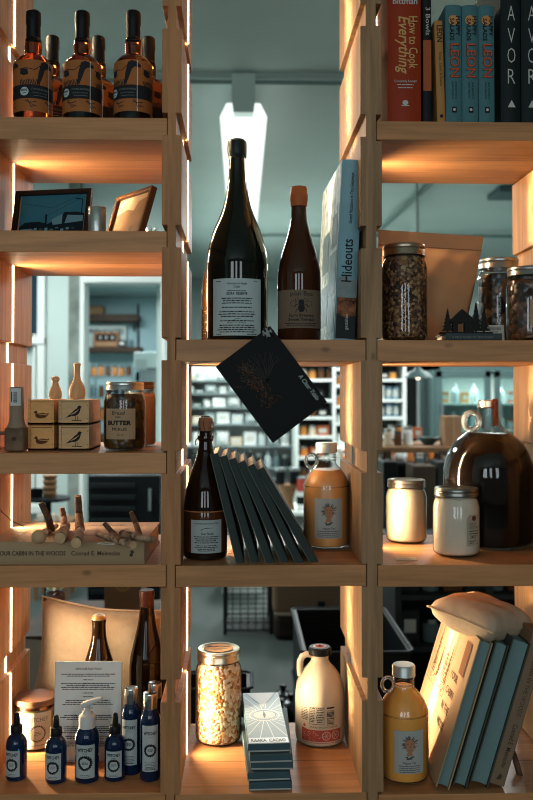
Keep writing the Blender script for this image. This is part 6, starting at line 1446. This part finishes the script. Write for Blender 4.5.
for k, (dx, dy) in enumerate(((-.13, .05), (-.04, -.06), (.08, .04), (.11, -.05))):
    v = thing('bagged_item', ['crumpled clear bag at the left inside the black crate', 'crumpled bag in the middle of the black crate', 'second crumpled bag in the middle of the black crate', 'crumpled clear bag at the right inside the black crate'][k], 'bag', (tt.location.x + dx, tt.location.y + dy, zc + .014), R.uniform(0, 3), 'bags inside the black crate')
    b = MB(); b.grid(lambda u, v_: Vector((.05 * math.cos(2 * PI * u) * math.sin(PI * v_) * (1 + .25 * math.sin(9 * u + 7 * v_)), .045 * math.sin(2 * PI * u) * math.sin(PI * v_) * (1 + .2 * math.sin(11 * v_)), .06 - .06 * math.cos(PI * v_) + .008 * math.sin(14 * u))), 16, 12); bmesh.ops.remove_doubles(b.bm, verts=b.bm.verts, dist=.001)
    b.build('bag_film', mat('crumpled film ' + str(k % 2), [(.08, .10, .10), (.20, .11, .06)][k % 2], .18, coat=.5), v); MB().lathe([(0, .12), (.012, .11), (.006, .125), (.016, .14), (0, .142)], 8).build('tied_top', M_steel if k % 2 else M_paper, v)
tote('open black plastic tray behind the mushroom jar', 172, 252, 672, 690, .42)
for k, (x, y_) in enumerate(((283, 706), (291, 716), (280, 722))):
    p = WZ(x, y_ + 6, .0); v = thing('rubbish_bag', ['black lumpy bag on the floor between the blue cartons and the syrup jug, hindmost', 'black lumpy bag on the floor beside the syrup jug, rightmost', 'black lumpy bag on the floor beside the blue cartons, leftmost'][k], 'bag', (p.x, p.y, 0), k, 'black bags on the floor'); b = MB(); b.grid(lambda u, v_: Vector((.05 * math.cos(2 * PI * u) * math.sin(PI * v_) * (1 + .18 * math.sin(7 * u * 2 * PI / 3 + 5 * v_)), .05 * math.sin(2 * PI * u) * math.sin(PI * v_), .05 - .05 * math.cos(PI * v_))), 16, 10); bmesh.ops.remove_doubles(b.bm, verts=b.bm.verts, dist=.001); b.build('bag_body', mat('black film', (.015, .018, .02), .25, coat=.4), v); MB().lathe([(0, .095), (.012, .10), (.018, .125), (0, .127)], 8).build('bag_knot', M_black, v)
# dark shelving behind the lower right bay
Yd = 2.35; a, b_ = W(398, 391, Yd).x, W(600, 391, Yd).x; wv = b_ - a; zt_ = W(450, 545, Yd).z
ot = thing('dark_shelving', 'dark open shelving behind the leaning cabin books in the bottom right bay', 'shelf', ((a + b_) / 2, Yd + .25, 0)); boxpart('back_panel', M_black, ot, (0, .23, zt_ / 2), (wv, .02, zt_))
for x in (-wv / 2, -wv * .05, wv / 2): boxpart('side_panel', mat('dark grey panel', (.025, .03, .03), .6), ot, (x, 0, zt_ / 2), (.03, .48, zt_))
for z in (.02, zt_ * .33, zt_ * .66, zt_ - .012): boxpart('shelf_board', mat('dark grey panel', 0), ot, (0, 0, z), (wv - .034, .47, .022))
for z, w_ in ((zt_ * .66 + .012, 'upper'), (zt_ * .33 + .012, 'lower')):
    for k in range(9):
        x = -wv / 2 + .05 + k * wv / 9.2
        goods(('carton_box', 'storage_jar', 'carton_box')[k % 3], ('black', 'slate', 'brown')[k % 3], PAL[('black', 'slate', 'brown')[k % 3]], ot.location.x + x + .02, Yd + .12, z + .001, R.uniform(.10, .17), .09, '%s %s on the %s board of the dark shelving' % (('black', 'slate grey', 'brown')[k % 3], ('box', 'jar', 'box')[k % 3], w_), ('box', 'jar', 'box')[k % 3], 'goods on the dark shelving')
o = MB().box((0, 0, 0), (.16, .3, .20)).build('wooden_case', mat('tan case wood', (.34, .18, .085), .6), None, smooth=False, bevel=.004, loc=(W(533, 600, 1.7).x + .01, 1.85, .98));  # plain tan wood in one even colour
o.location = (W(520, 600, Yd).x + .10, Yd + .12, zt_ + .101); tag(o, 'tan wooden case on top of the dark shelving at the right edge', 'case')
